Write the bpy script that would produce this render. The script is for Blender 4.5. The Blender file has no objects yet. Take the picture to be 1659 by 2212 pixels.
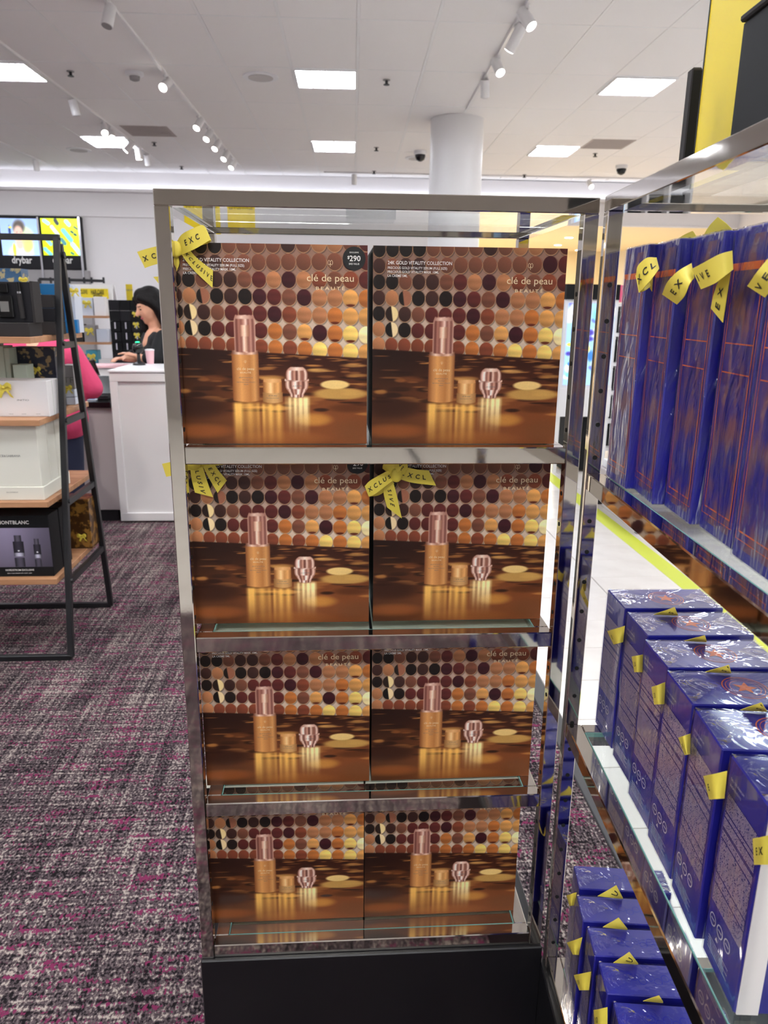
import bpy, bmesh, math, random
import numpy as np
from math import radians, sin, cos, pi, sqrt, atan2
from mathutils import Matrix, Vector

# ---------------------------------------------------------------- camera
FPX = 1621.58
CAM = np.array([.24674, -1.11334, 1.46])
YAW, PITCH, ROLL = radians(3.7388), radians(15.2072), radians(-.66)
def cam_axes():
    cy, sy, cp, sp = cos(YAW), sin(YAW), cos(PITCH), sin(PITCH)
    f = np.array([sy*cp, cy*cp, -sp]); r = np.array([cy, -sy, 0.]); d = np.cross(f, r)
    c, s = cos(ROLL), sin(ROLL)
    return np.array([c*r+s*d, -s*r+c*d, f])
AX = cam_axes()
def ray(u, v): return AX.T @ np.array([(u-829.5)/FPX, (v-1106)/FPX, 1.])
def at(u, v, axis, val):
    d = ray(u, v); i = 'xyz'.index(axis)
    return CAM + d*((val-CAM[i])/d[i])
scene = bpy.context.scene
COL = scene.collection
cd = bpy.data.cameras.new('camera'); cam = bpy.data.objects.new('camera', cd); COL.objects.link(cam)
cd.sensor_fit = 'HORIZONTAL'; cd.sensor_width = 36; cd.lens = FPX/1659*36
M = Matrix.Identity(4)
for i in range(3):
    M[i][0] = AX[0][i]; M[i][1] = -AX[1][i]; M[i][2] = -AX[2][i]; M[i][3] = CAM[i]
cam.matrix_world = M
cd.clip_start = .02
cd.dof.use_dof = True; cd.dof.focus_distance = 1.16; cd.dof.aperture_fstop = 13
scene.camera = cam
# ---------------------------------------------------------------- world, exposure
w = bpy.data.worlds.new('world'); scene.world = w; w.use_nodes = True
w.node_tree.nodes['Background'].inputs[0].default_value = (.80, .82, .88, 1)
w.node_tree.nodes['Background'].inputs[1].default_value = .05
scene.view_settings.view_transform = 'Standard'
scene.view_settings.look = 'None'
scene.view_settings.exposure = 0.12
scene.view_settings.gamma = 1
scene.view_settings.use_curve_mapping = False
scene.cycles.max_bounces = 6; scene.cycles.transparent_max_bounces = 10; scene.cycles.caustics_refractive = False
PANEL_POWER = 40.0      # radiance of the ceiling panels
COVE_POWER = 7.0
SPOT_POWER = 90.0

# ---------------------------------------------------------------- helpers
random.seed(7); rng = np.random.default_rng(5)
def s2l(c):
    c = np.asarray(c, float)/255.
    return np.where(c <= .04045, c/12.92, ((c+.055)/1.055)**2.4)
def rgb(r, g, b): return tuple(float(x) for x in s2l((r, g, b)))+(1.,)
MATS = {}
def mat(name, col=(200, 200, 200), rough=.5, metal=0., coat=0., emit=None, estr=0., bump=None, noise=None, spec=.5, trans=0.):
    m = bpy.data.materials.new(name); m.use_nodes = True; nt = m.node_tree
    b = nt.nodes['Principled BSDF']
    b.inputs['Base Color'].default_value = rgb(*col)
    b.inputs['Roughness'].default_value = rough; b.inputs['Metallic'].default_value = metal
    b.inputs['Coat Weight'].default_value = coat; b.inputs['Coat Roughness'].default_value = .08
    b.inputs['Specular IOR Level'].default_value = spec
    b.inputs['Transmission Weight'].default_value = trans
    if emit:
        b.inputs['Emission Color'].default_value = rgb(*emit); b.inputs['Emission Strength'].default_value = estr
    if noise:        # (scale, second colour, contrast lo, hi, stretch)
        sc, c2, lo, hi, st = noise
        tc = nt.nodes.new('ShaderNodeTexCoord'); mp = nt.nodes.new('ShaderNodeMapping'); mp.inputs['Scale'].default_value = st
        n = nt.nodes.new('ShaderNodeTexNoise'); n.inputs['Scale'].default_value = sc; n.inputs['Detail'].default_value = 3
        r = nt.nodes.new('ShaderNodeMapRange'); r.inputs['From Min'].default_value = lo; r.inputs['From Max'].default_value = hi
        mx = nt.nodes.new('ShaderNodeMix'); mx.data_type = 'RGBA'
        mx.inputs['A'].default_value = rgb(*col); mx.inputs['B'].default_value = rgb(*c2)
        L = nt.links
        L.new(tc.outputs['Object'], mp.inputs[0]); L.new(mp.outputs[0], n.inputs['Vector']); L.new(n.outputs[0], r.inputs['Value'])
        L.new(r.outputs[0], mx.inputs['Factor']); L.new(mx.outputs['Result'], b.inputs['Base Color'])
    if bump:         # (scale, strength, distance)
        n = nt.nodes.new('ShaderNodeTexNoise'); n.inputs['Scale'].default_value = bump[0]; n.inputs['Detail'].default_value = 4
        tc = nt.nodes.new('ShaderNodeTexCoord'); nt.links.new(tc.outputs['Object'], n.inputs['Vector'])
        bp = nt.nodes.new('ShaderNodeBump'); bp.inputs['Strength'].default_value = bump[1]; bp.inputs['Distance'].default_value = bump[2]
        nt.links.new(n.outputs[0], bp.inputs['Height']); nt.links.new(bp.outputs[0], b.inputs['Normal'])
    MATS[name] = m
    return m
ROOTM = {}
def root_matrix(o):
    if o is None: return Matrix.Identity(4)
    return ROOTM.get(o.name, Matrix.Identity(4))
class MB:
    def __init__(s): s.v = []; s.f = []
    def add(s, vs, fs):
        n = len(s.v); s.v += [tuple(map(float, p)) for p in vs]; s.f += [tuple(i+n for i in f) for f in fs]; return s
    def box(s, x0, x1, y0, y1, z0, z1):
        x0, x1 = min(x0, x1), max(x0, x1); y0, y1 = min(y0, y1), max(y0, y1); z0, z1 = min(z0, z1), max(z0, z1)
        return s.add([(x0,y0,z0),(x1,y0,z0),(x1,y1,z0),(x0,y1,z0),(x0,y0,z1),(x1,y0,z1),(x1,y1,z1),(x0,y1,z1)],
              [(0,3,2,1),(4,5,6,7),(0,1,5,4),(1,2,6,5),(2,3,7,6),(3,0,4,7)])
    def obox(s, o, a, b, c):
        o, a, b, c = (np.array(t, float) for t in (o, a, b, c))
        p = [o, o+a, o+a+b, o+b, o+c, o+a+c, o+a+b+c, o+b+c]
        fs = [(0,3,2,1),(4,5,6,7),(0,1,5,4),(1,2,6,5),(2,3,7,6),(3,0,4,7)]
        if np.dot(np.cross(a, b), c) < 0: fs = [f[::-1] for f in fs]
        return s.add(p, fs)
    def bar(s, p0, p1, wx, wy, up=(0,0,1)):
        p0, p1 = np.array(p0, float), np.array(p1, float); d = p1-p0; d = d/np.linalg.norm(d)
        a = np.cross(d, np.array(up, float)); a = a/np.linalg.norm(a); b = np.cross(a, d)
        return s.obox(p0-a*wx/2-b*wy/2, a*wx, b*wy, p1-p0)
    def cyl(s, p0, p1, r0, r1=None, n=16, caps=True):
        r1 = r0 if r1 is None else r1
        p0, p1 = np.array(p0, float), np.array(p1, float); d = (p1-p0)/np.linalg.norm(p1-p0)
        u = np.cross(d, [0,0,1.] if abs(d[2]) < .9 else [1.,0,0]); u /= np.linalg.norm(u); v = np.cross(d, u)
        A = [p0+r0*(cos(2*pi*k/n)*u+sin(2*pi*k/n)*v) for k in range(n)]; B = [p1+r1*(cos(2*pi*k/n)*u+sin(2*pi*k/n)*v) for k in range(n)]
        fs = [(k, (k+1) % n, n+(k+1) % n, n+k) for k in range(n)]
        if caps: fs += [tuple(range(n))[::-1], tuple(range(n, 2*n))]
        return s.add(A+B, fs)
    def lathe(s, prof, c=(0,0,0), n=24):
        vs = []; fs = []
        for r, z in prof:
            for k in range(n): vs.append((c[0]+r*cos(2*pi*k/n), c[1]+r*sin(2*pi*k/n), c[2]+z))
        for i in range(len(prof)-1):
            for k in range(n): fs.append((i*n+k, i*n+(k+1) % n, (i+1)*n+(k+1) % n, (i+1)*n+k))
        fs.append(tuple(range(n))[::-1]); fs.append(tuple(range((len(prof)-1)*n, len(prof)*n)))
        return s.add(vs, fs)
    def sphere(s, c, r, nu=16, nv=10):
        r = (r, r, r) if np.isscalar(r) else r
        vs = [(c[0], c[1], c[2]-r[2])]; fs = []
        for j in range(1, nv):
            t = -pi/2+pi*j/nv
            for k in range(nu): vs.append((c[0]+r[0]*cos(t)*cos(2*pi*k/nu), c[1]+r[1]*cos(t)*sin(2*pi*k/nu), c[2]+r[2]*sin(t)))
        vs.append((c[0], c[1], c[2]+r[2])); top = len(vs)-1
        for k in range(nu): fs.append((0, 1+(k+1) % nu, 1+k)); fs.append((top, 1+(nv-2)*nu+k, 1+(nv-2)*nu+(k+1) % nu))
        for j in range(nv-2):
            for k in range(nu): fs.append((1+j*nu+k, 1+j*nu+(k+1) % nu, 1+(j+1)*nu+(k+1) % nu, 1+(j+1)*nu+k))
        return s.add(vs, fs)
    def mesh(s, name, bevel=0., smooth=False, seg=1):
        me = bpy.data.meshes.new(name); me.from_pydata(s.v, [], s.f); me.validate()
        if bevel > 0:
            bm = bmesh.new(); bm.from_mesh(me)
            es = [e for e in bm.edges if len(e.link_faces) == 2 and e.calc_face_angle(0) > .5]
            bmesh.ops.bevel(bm, geom=es, offset=bevel, segments=seg, profile=.5, affect='EDGES', clamp_overlap=True)
            bm.to_mesh(me); bm.free()
        if smooth:
            for p in me.polygons: p.use_smooth = True
            try: me.set_sharp_from_angle(angle=radians(40))
            except Exception: pass
        return me
    def build(s, name, m, parent=None, bevel=0., smooth=False, world=False, seg=1):
        if world and parent is not None:
            inv = root_matrix(parent).inverted()
            s.v = [tuple(inv @ Vector(p)) for p in s.v]
        me = s.mesh(name, bevel, smooth, seg)
        return link(name, me, m, parent)
def link(name, me, m, parent=None):
    o = bpy.data.objects.new(name, me); COL.objects.link(o)
    if m is not None and len(me.materials) == 0: me.materials.append(MATS[m] if isinstance(m, str) else m)
    if parent is not None:
        o.parent = parent; ROOTM[o.name] = root_matrix(parent)
    return o
def tag(o, label=None, cat=None, group=None, kind=None):
    if label: o['label'] = label
    if cat: o['category'] = cat
    if group: o['group'] = group
    if kind: o['kind'] = kind
    return o
def thing(name, label, cat, loc=(0,0,0), rz=0., group=None):
    o = bpy.data.objects.new(name, None); COL.objects.link(o); o.empty_display_size = .05
    o.location = tuple(map(float, loc)); o.rotation_euler = (0, 0, rz)
    ROOTM[o.name] = Matrix.Translation(Vector(tuple(map(float, loc)))) @ Matrix.Rotation(rz, 4, 'Z')
    return tag(o, label, cat, group)
def copy_tree(o, parent=None):
    c = o.copy(); COL.objects.link(c); c.parent = parent
    for ch in o.children: copy_tree(ch, c)
    return c
def place(o, loc, rz=0.):
    o.location = tuple(map(float, loc)); o.rotation_euler = (0, 0, rz)
    ROOTM[o.name] = Matrix.Translation(Vector(tuple(map(float, loc)))) @ Matrix.Rotation(rz, 4, 'Z')
    return o
# lettering: flat glyph geometry from the built-in font
TCACHE = {}
def glyphs(txt, bold=0., res=2, spacing=1.):
    key = (txt, bold, res, spacing)
    if key in TCACHE: return TCACHE[key]
    c = bpy.data.curves.new('glyph', 'FONT'); c.body = txt; c.size = 1; c.offset = bold; c.resolution_u = res; c.space_character = spacing
    c.fill_mode = 'BOTH'
    o = bpy.data.objects.new('glyph', c); COL.objects.link(o)
    dg = bpy.context.evaluated_depsgraph_get(); me = bpy.data.meshes.new_from_object(o.evaluated_get(dg))
    v = np.array([tuple(p.co) for p in me.vertices]) if len(me.vertices) else np.zeros((0, 3)); f = [tuple(p.vertices) for p in me.polygons]
    bpy.data.objects.remove(o); bpy.data.curves.remove(c); bpy.data.meshes.remove(me)
    TCACHE[key] = (v, f)
    return v, f
def put_text(mb, txt, org, ex, ey, height, align='l', bold=0., res=2, spacing=1., width=None):
    """glyphs on the plane org + a*ex + b*ey (unit vectors); cap height = height"""
    v, f = glyphs(txt, bold, res, spacing)
    if len(v) == 0: return
    sc = height/.70; x = v[:, 0]*sc; y = v[:, 1]*sc
    W = x.max()-x.min(); x = x-x.min()
    if width: x *= width/W; W = width
    if align == 'c': x = x-W/2
    if align == 'r': x = x-W
    org, ex, ey = (np.array(t, float) for t in (org, ex, ey))
    P = org+x[:, None]*ex+y[:, None]*ey
    mb.add(P, f)
# ribbons: pairs of edge points, smoothed, with their own thickness; letters follow the strip
def catmull(P, n):
    P = np.array(P, float)
    if len(P) == 2: return np.array([P[0]+(P[1]-P[0])*t for t in np.linspace(0, 1, n)])
    Q = np.vstack([2*P[0]-P[1], P, 2*P[-1]-P[-2]]); out = []
    for t in np.linspace(0, len(P)-1-1e-6, n):
        i = int(t); u = t-i; a, b, c, d = Q[i], Q[i+1], Q[i+2], Q[i+3]
        out.append(.5*((2*b)+(-a+c)*u+(2*a-5*b+4*c-d)*u*u+(-a+3*b-3*c+d)*u**3))
    return np.array(out)
class Strip:
    def __init__(s, A, B, n=24, thick=.0006, view=None):
        s.A = catmull(A, n); s.B = catmull(B, n); s.n = n
        mid = (s.A+s.B)/2; t = np.gradient(mid, axis=0); wv = s.B-s.A
        N = np.cross(t, wv); N /= np.linalg.norm(N, axis=1)[:, None]+1e-9
        v = CAM if view is None else np.array(view)
        for i in range(n):
            if np.dot(N[i], v-mid[i]) < 0: N[i] *= -1
        s.N = N; s.th = thick
        s.len = np.concatenate([[0], np.cumsum(np.linalg.norm(np.diff(mid, axis=0), axis=1))]); s.wid = np.linalg.norm(wv, axis=1).mean()
    def geo(s, mb):
        n = s.n; m = 5; V = []
        for sgn in (0, -1):
            for i in range(n):
                for j in range(m):
                    q = s.A[i]+(s.B[i]-s.A[i])*j/(m-1); V.append(q+s.N[i]*s.th*sgn)
        F = []; off = n*m
        for i in range(n-1):
            for j in range(m-1):
                a = i*m+j; F.append((a, a+1, a+m+1, a+m)); F.append((off+a, off+a+m, off+a+m+1, off+a+1))
            F.append((i*m, (i+1)*m, off+(i+1)*m, off+i*m)); F.append((i*m+m-1, off+i*m+m-1, off+(i+1)*m+m-1, (i+1)*m+m-1))
        for i in (0, n-1):
            for j in range(m-1): F.append((i*m+j, i*m+j+1, off+i*m+j+1, off+i*m+j))
        mb.add(V, F)
    def point(s, d, t):
        k = np.interp(d, s.len, np.arange(s.n)); i = int(min(k, s.n-2)); u = k-i
        A = s.A[i]*(1-u)+s.A[i+1]*u; B = s.B[i]*(1-u)+s.B[i+1]*u; N = s.N[i]*(1-u)+s.N[i+1]*u
        return A+(B-A)*t+N*.0007
    def letters(s, mb, txt, start=.05, frac=.34, gap=1.9, flip=False, rev=False):
        """letters spaced along the strip; A edge is the top unless flip"""
        h = s.wid*frac*.82; L = s.len[-1]; d = L*start
        for ch in txt:
            v, f = glyphs(ch, .02, 3)
            if len(v) == 0: d += h; continue
            x = v[:, 0]/.7*h; y = v[:, 1]/.7*h; x = x-x.min()
            if d+x.max() > L*.995: break
            P = []
            for a, b in zip(x, y):
                t = .5-(b-h/2)/s.wid; dd = d+a
                if rev: dd = L-dd; 
                if flip: t = 1-t
                P.append(s.point(dd, t))
            mb.add(P, f); d += x.max()+h*.45*gap
def px_strip(pairs, axis, base, depth=None, n=24):
    """pairs of photo pixels for the two ribbon edges, on a plane with per-station offsets"""
    depth = depth or [0]*len(pairs)
    A = [at(p[0][0], p[0][1], axis, base+d) for p, d in zip(pairs, depth)]; B = [at(p[1][0], p[1][1], axis, base+d) for p, d in zip(pairs, depth)]
    return Strip(A, B, n)
def remesh(mb, voxel, smooth=6):
    me = mb.mesh('tmp'); o = bpy.data.objects.new('tmp', me); COL.objects.link(o)
    md = o.modifiers.new('r', 'REMESH'); md.mode = 'VOXEL'; md.voxel_size = voxel; md.use_smooth_shade = True
    sm = o.modifiers.new('s', 'SMOOTH'); sm.iterations = smooth; sm.factor = .5
    dg = bpy.context.evaluated_depsgraph_get(); out = bpy.data.meshes.new_from_object(o.evaluated_get(dg))
    bpy.data.objects.remove(o); bpy.data.meshes.remove(me)
    for p in out.polygons: p.use_smooth = True
    return out
def paint(me, fn, name='Col'):
    """colour attribute from a function of vertex positions -> sRGB 0..255 array"""
    n = len(me.vertices); co = np.empty(n*3); me.vertices.foreach_get('co', co); co = co.reshape(-1, 3)
    c = np.ones((n, 4), np.float32); c[:, :3] = s2l(np.clip(fn(co), 0, 255))
    a = me.color_attributes.new(name, 'FLOAT_COLOR', 'POINT'); a.data.foreach_set('color', c.ravel())

# ---------------------------------------------------------------- materials
mat('white_wall', (226, 222, 222), .7)
mat('white_band', (236, 236, 236), .6)
mat('cream_wall', (236, 220, 186), .7)
mat('ceiling_tile', (240, 237, 236), .85, bump=(220, .12, .002))
mat('ceiling_bar', (236, 235, 235), .5)
mat('white_paint', (232, 230, 230), .4)
mat('white_plastic', (230, 230, 232), .35)
mat('grey_plastic', (150, 146, 146), .5)
mat('chrome', (202, 196, 188), .05, 1., bump=(14, .03, .004))
mat('chrome_dull', (178, 174, 168), .16, 1., bump=(60, .02, .001))
mat('black_base', (16, 16, 20), .42, bump=(400, .05, .0005))
mat('black_metal', (24, 24, 27), .42)
mat('black_gloss', (12, 12, 14), .18)
mat('dark_hole', (5, 5, 6), .8)
mat('charcoal_card', (50, 47, 47), .7, spec=.2)
mat('charcoal_dark', (28, 27, 31), .6, spec=.25)
mat('wood', (198, 148, 108), .5, noise=(3, (168, 118, 82), .3, .75, (1, 12, 12)))
mat('tile_floor', (224, 218, 210), .25, noise=(6, (216, 209, 201), .35, .7, (1, 1, 1)))
mat('grout', (150, 143, 136), .8)
mat('edge_strip', (58, 58, 60), .5)
mat('lime_tape', (196, 204, 60), .5)
mat('ribbon_yellow', (224, 204, 76), .55, bump=(900, .15, .0006))
mat('sign_yellow', (226, 200, 30), .45)
mat('print_black', (18, 18, 18), .6)
mat('print_white', (245, 243, 238), .5)
mat('print_cream', (238, 218, 176), .35)
mat('print_grey', (110, 108, 104), .6)
mat('card_white', (238, 234, 232), .45)
mat('card_ivory', (232, 230, 216), .5)
mat('card_sage', (190, 200, 182), .55)
mat('card_black', (20, 20, 22), .6, spec=.2)
mat('box_black_side', (20, 17, 16), .45)
mat('blue_card', (20, 112, 172), .45)
mat('teal_card', (60, 150, 172), .5)
mat('pale_card', (206, 212, 224), .5)
mat('box_blue', (34, 34, 140), .3, coat=.25, spec=.5)
mat('box_blue_bright', (36, 48, 170), .25, coat=.3)
mat('print_orange', (214, 102, 48), .45)
mat('print_silver', (196, 194, 204), .45)
mat('skin', (214, 158, 130), .5)
mat('hair_dark', (14, 10, 11), .6, spec=.2, bump=(60, .5, .01))
mat('lip_red', (178, 84, 84), .45)
mat('hair_fair', (176, 156, 132), .5, bump=(60, .5, .01))
mat('cloth_black', (14, 14, 19), .85)
mat('cloth_pink', (200, 62, 104), .85, bump=(40, .25, .01))
mat('cloth_jeans', (26, 32, 58), .9)
mat('pink_mat', (236, 190, 196), .6)
mat('counter_grey', (176, 166, 166), .35)
mat('green_led', (20, 230, 120), .4, emit=(40, 255, 150), estr=2.5)
mat('pink_sign', (226, 92, 128), .5)
mat('panel_glow', (255, 255, 255), .5, emit=(240, 246, 255), estr=PANEL_POWER)
mat('head_glow', (255, 255, 255), .5, emit=(255, 252, 240), estr=14)
mat('cove_glow', (255, 255, 255), .5, emit=(232, 240, 255), estr=COVE_POWER)
mat('louver', (236, 236, 236), .3)
mat('smoked_dome', (10, 10, 12), .08)
mat('vent_grey', (176, 166, 162), .7)
mat('speaker_mesh', (196, 192, 190), .7)
mat('silver', (200, 200, 205), .2, 1.)
mat('gold_brown_pattern', (70, 44, 20), .35, noise=(26, (150, 108, 48), .5, .56, (1, 1, 1)))
mat('navy_gold_pattern', (22, 28, 48), .4, noise=(30, (150, 126, 88), .54, .58, (1, 1, 1)))
mat('blue_gold_pattern', (52, 92, 128), .4, noise=(30, (170, 158, 120), .54, .58, (1, 1, 1)))
def glass_mat(name, tint, refl, rough=.0, bump=None):
    m = bpy.data.materials.new(name); m.use_nodes = True; nt = m.node_tree; nt.nodes.clear(); L = nt.links
    out = nt.nodes.new('ShaderNodeOutputMaterial'); mx = nt.nodes.new('ShaderNodeMixShader')
    t = nt.nodes.new('ShaderNodeBsdfTransparent'); t.inputs[0].default_value = tint
    g = nt.nodes.new('ShaderNodeBsdfGlossy'); g.inputs['Roughness'].default_value = rough; g.inputs[0].default_value = (1, 1, 1, 1)
    fr = nt.nodes.new('ShaderNodeFresnel'); fr.inputs['IOR'].default_value = refl
    ge = nt.nodes.new('ShaderNodeNewGeometry'); mr = nt.nodes.new('ShaderNodeMapRange')      # thin sheet: same reflection from both sides
    mr.inputs['To Min'].default_value = refl; mr.inputs['To Max'].default_value = 1/refl
    L.new(ge.outputs['Backfacing'], mr.inputs['Value']); L.new(mr.outputs[0], fr.inputs['IOR'])
    L.new(fr.outputs[0], mx.inputs[0]); L.new(t.outputs[0], mx.inputs[1]); L.new(g.outputs[0], mx.inputs[2]); L.new(mx.outputs[0], out.inputs[0])
    if bump:
        n = nt.nodes.new('ShaderNodeTexNoise'); n.inputs['Scale'].default_value = bump[0]; n.inputs['Detail'].default_value = 3; n.inputs['Distortion'].default_value = 1.2
        tc = nt.nodes.new('ShaderNodeTexCoord'); mp = nt.nodes.new('ShaderNodeMapping'); mp.inputs['Scale'].default_value = bump[3]
        L.new(tc.outputs['Object'], mp.inputs[0]); L.new(mp.outputs[0], n.inputs['Vector'])
        bp = nt.nodes.new('ShaderNodeBump'); bp.inputs['Strength'].default_value = bump[1]; bp.inputs['Distance'].default_value = bump[2]
        L.new(n.outputs[0], bp.inputs['Height']); L.new(bp.outputs[0], g.inputs['Normal']); L.new(bp.outputs[0], fr.inputs['Normal'])
    MATS[name] = m
glass_mat('glass', (.93, .965, .955, 1), 1.5)
glass_mat('acrylic', (.95, .96, .96, 1), 1.45)
glass_mat('film_smooth', (.97, .97, .98, 1), 1.38, .06, (12, .45, .012, (1, 1, .4)))
glass_mat('film', (.97, .97, .98, 1), 1.42, .08, (22, 1., .03, (1, 1, .25)))
mat('glass_edge', (120, 168, 160), .12, coat=.5)
def vcol_mat(name, rough=.4, coat=0., emit=0.):
    m = mat(name, (255, 255, 255), rough, coat=coat); nt = m.node_tree; b = nt.nodes['Principled BSDF']
    a = nt.nodes.new('ShaderNodeVertexColor'); a.layer_name = 'Col'
    nt.links.new(a.outputs[0], b.inputs['Base Color'])
    if emit:
        nt.links.new(a.outputs[0], b.inputs['Emission Color']); b.inputs['Emission Strength'].default_value = emit
vcol_mat('art_print', .45, 0.); MATS['art_print'].node_tree.nodes['Principled BSDF'].inputs['Specular IOR Level'].default_value = .3
vcol_mat('art_screen', .3, 0, .75)
vcol_mat('art_video', .3, 0, .9)
def carpet_mat():
    m = bpy.data.materials.new('carpet'); m.use_nodes = True; nt = m.node_tree; L = nt.links; b = nt.nodes['Principled BSDF']
    b.inputs['Roughness'].default_value = .95; b.inputs['Specular IOR Level'].default_value = .1
    tc = nt.nodes.new('ShaderNodeTexCoord')
    def noise(scale, st, det=3.):
        mp = nt.nodes.new('ShaderNodeMapping'); mp.inputs['Scale'].default_value = st
        n = nt.nodes.new('ShaderNodeTexNoise'); n.inputs['Scale'].default_value = scale; n.inputs['Detail'].default_value = det
        L.new(tc.outputs['Object'], mp.inputs[0]); L.new(mp.outputs[0], n.inputs['Vector']); return n.outputs[0]
    def rng_(s, lo, hi):
        r = nt.nodes.new('ShaderNodeMapRange'); r.inputs['From Min'].default_value = lo; r.inputs['From Max'].default_value = hi; L.new(s, r.inputs['Value']); return r.outputs[0]
    def mix(f, a, bb):
        x = nt.nodes.new('ShaderNodeMix'); x.data_type = 'RGBA'; L.new(f, x.inputs['Factor'])
        for k, c in (('A', a), ('B', bb)):
            if isinstance(c, tuple): x.inputs[k].default_value = c
            else: L.new(c, x.inputs[k])
        return x.outputs['Result']
    # tufts in ribs along the shop; magenta yarn comes in short bands across it
    fine = noise(1., (150, 105, 1), 2.); fine2 = noise(1., (120, 75, 7), 2.); band = noise(1., (9, 42, 3), 3.); rib = noise(1., (62, 2.2, 1), 2.); big = noise(1., (5, 5, 1), 2.); row = noise(1., (3, 90, 9), 1.)
    def add(*q):
        o = q[0]
        for k in q[1:]:
            n = nt.nodes.new('ShaderNodeMath'); n.operation = 'ADD'
            for i, z_ in enumerate((o, k)):
                if isinstance(z_, float): n.inputs[i].default_value = z_
                else: L.new(z_, n.inputs[i])
            o = n.outputs[0]
        return o
    def mul(q, k):
        n = nt.nodes.new('ShaderNodeMath'); n.operation = 'MULTIPLY'; L.new(q, n.inputs[0]); n.inputs[1].default_value = k; return n.outputs[0]
    v = add(fine, mul(rib, .50), mul(big, .25), mul(row, .45))          # about .5 * 2.2 = 1.1
    base = mix(rng_(v, .96, 1.10), rgb(28, 24, 27), rgb(88, 76, 79))
    base = mix(rng_(v, 1.15, 1.30), base, rgb(172, 160, 150))
    mg = add(mul(band, .8), mul(fine2, .75), mul(big, .15))
    base = mix(rng_(mg, .935, 1.0), base, rgb(122, 46, 82))
    L.new(base, b.inputs['Base Color'])
    bp = nt.nodes.new('ShaderNodeBump'); bp.inputs['Strength'].default_value = .7; bp.inputs['Distance'].default_value = .006
    L.new(v, bp.inputs['Height']); L.new(bp.outputs[0], b.inputs['Normal'])
    MATS['carpet'] = m
carpet_mat()
def fine_print_mat():
    """rows of tiny lettering on the back of the blue boxes, from UV"""
    m = bpy.data.materials.new('fine_print'); m.use_nodes = True; nt = m.node_tree; L = nt.links; b = nt.nodes['Principled BSDF']
    b.inputs['Roughness'].default_value = .35; b.inputs['Coat Weight'].default_value = .25
    uv = nt.nodes.new('ShaderNodeUVMap'); sp = nt.nodes.new('ShaderNodeSeparateXYZ'); L.new(uv.outputs[0], sp.inputs[0])
    def math_(op, a, b_=None):
        n = nt.nodes.new('ShaderNodeMath'); n.operation = op
        for i, q in enumerate((a, b_)):
            if q is None: continue
            if isinstance(q, (int, float)): n.inputs[i].default_value = q
            else: L.new(q, n.inputs[i])
        return n.outputs[0]
    ly = math_('MULTIPLY', sp.outputs['Y'], 62.); fr = math_('FRACT', ly); rowid = math_('FLOOR', ly)
    line = math_('LESS_THAN', fr, .52)
    cx = nt.nodes.new('ShaderNodeCombineXYZ'); L.new(math_('MULTIPLY', sp.outputs['X'], 42.), cx.inputs[0]); L.new(math_('MULTIPLY', rowid, 3.7), cx.inputs[1])
    n = nt.nodes.new('ShaderNodeTexNoise'); n.inputs['Scale'].default_value = 1.; n.inputs['Detail'].default_value = 2; L.new(cx.outputs[0], n.inputs['Vector'])
    words = math_('GREATER_THAN', n.outputs[0], .42)
    para = nt.nodes.new('ShaderNodeTexNoise'); para.noise_dimensions = '1D'; para.inputs['Scale'].default_value = .35; L.new(rowid, para.inputs['W'])
    pr = math_('GREATER_THAN', para.outputs[0], .37)
    f = math_('MULTIPLY', math_('MULTIPLY', line, words), pr)
    mx = nt.nodes.new('ShaderNodeMix'); mx.data_type = 'RGBA'; mx.inputs['A'].default_value = rgb(38, 36, 118); mx.inputs['B'].default_value = rgb(188, 172, 182)
    L.new(f, mx.inputs['Factor']); L.new(mx.outputs['Result'], b.inputs['Base Color'])
    MATS['fine_print'] = m
fine_print_mat()
def star_blue_mat():
    """dark blue front panel with a faint rose-gold engraving"""
    m = mat('blue_front', (40, 36, 128), .3, coat=.25, noise=(46, (110, 72, 96), .46, .60, (1, 1, .5)))
star_blue_mat()

# ================================================================ SETTING
XL, XR, YB, YN = -7.2, 7.4, 12.68, -9.0
HC = 3.60
def struct(o): o['kind'] = 'structure'; return o
# floor: carpet to the left of the edge strip, white tiles to the right
struct(MB().box(XL, 1.013, -2.4, YB, -.06, 0).build('floor', 'carpet'))
struct(MB().box(XL, 1.06, YN, -2.4, -.06, -.001).build('floor_bounce', 'tile_floor'))  # unseen floor behind the camera, made white tile to bounce light upward
tf = struct(MB().box(1.06, XR, YN, 19, -.06, -.004).build('floor_tiled', 'grout'))
struct(MB().box(1.008, 1.075, YN, YB, -.05, .006).build('trim_1', 'edge_strip', bevel=.003))
tile_me = MB().box(.0025, .6065, .0015, .2985, -.02, 0).mesh('floor_tile', .0012); tile_me.materials.append(MATS['tile_floor'])
TX0, TY0 = 1.075-.06, .11
cnt = 0
for j in range(0, 36):
    for i in range(0, 8):
        x, y = 1.077+i*.61, -.5+j*.30+.012
        px = 829.5+FPX*(AX[0]@(np.array([x+.3, y+.15, 0])-CAM))/max(.1, AX[2]@(np.array([x+.3, y+.15, 0])-CAM))
        if y < 0 or px > 1700 or px < 1080: continue
        o = link('floor_tile', tile_me, None, tf); o.location = (x, y, 0); cnt += 1
mbt = MB()
for i in range(10):
    for j in range(-26, 60):
        x, y = 1.077+i*.61, -.5+j*.30+.012
        px = 829.5+FPX*(AX[0]@(np.array([x+.3, y+.15, 0])-CAM))/max(.1, AX[2]@(np.array([x+.3, y+.15, 0])-CAM))
        if 0 <= j < 36 and i < 8 and not (y < 0 or px > 1700 or px < 1080): continue
        if y < -8: continue
        mbt.box(x+.0025, x+.6065, y+.0015, y+.2985, -.02, 0)
tag(mbt.build('tile_field', 'tile_floor', tf), kind='stuff')
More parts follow.
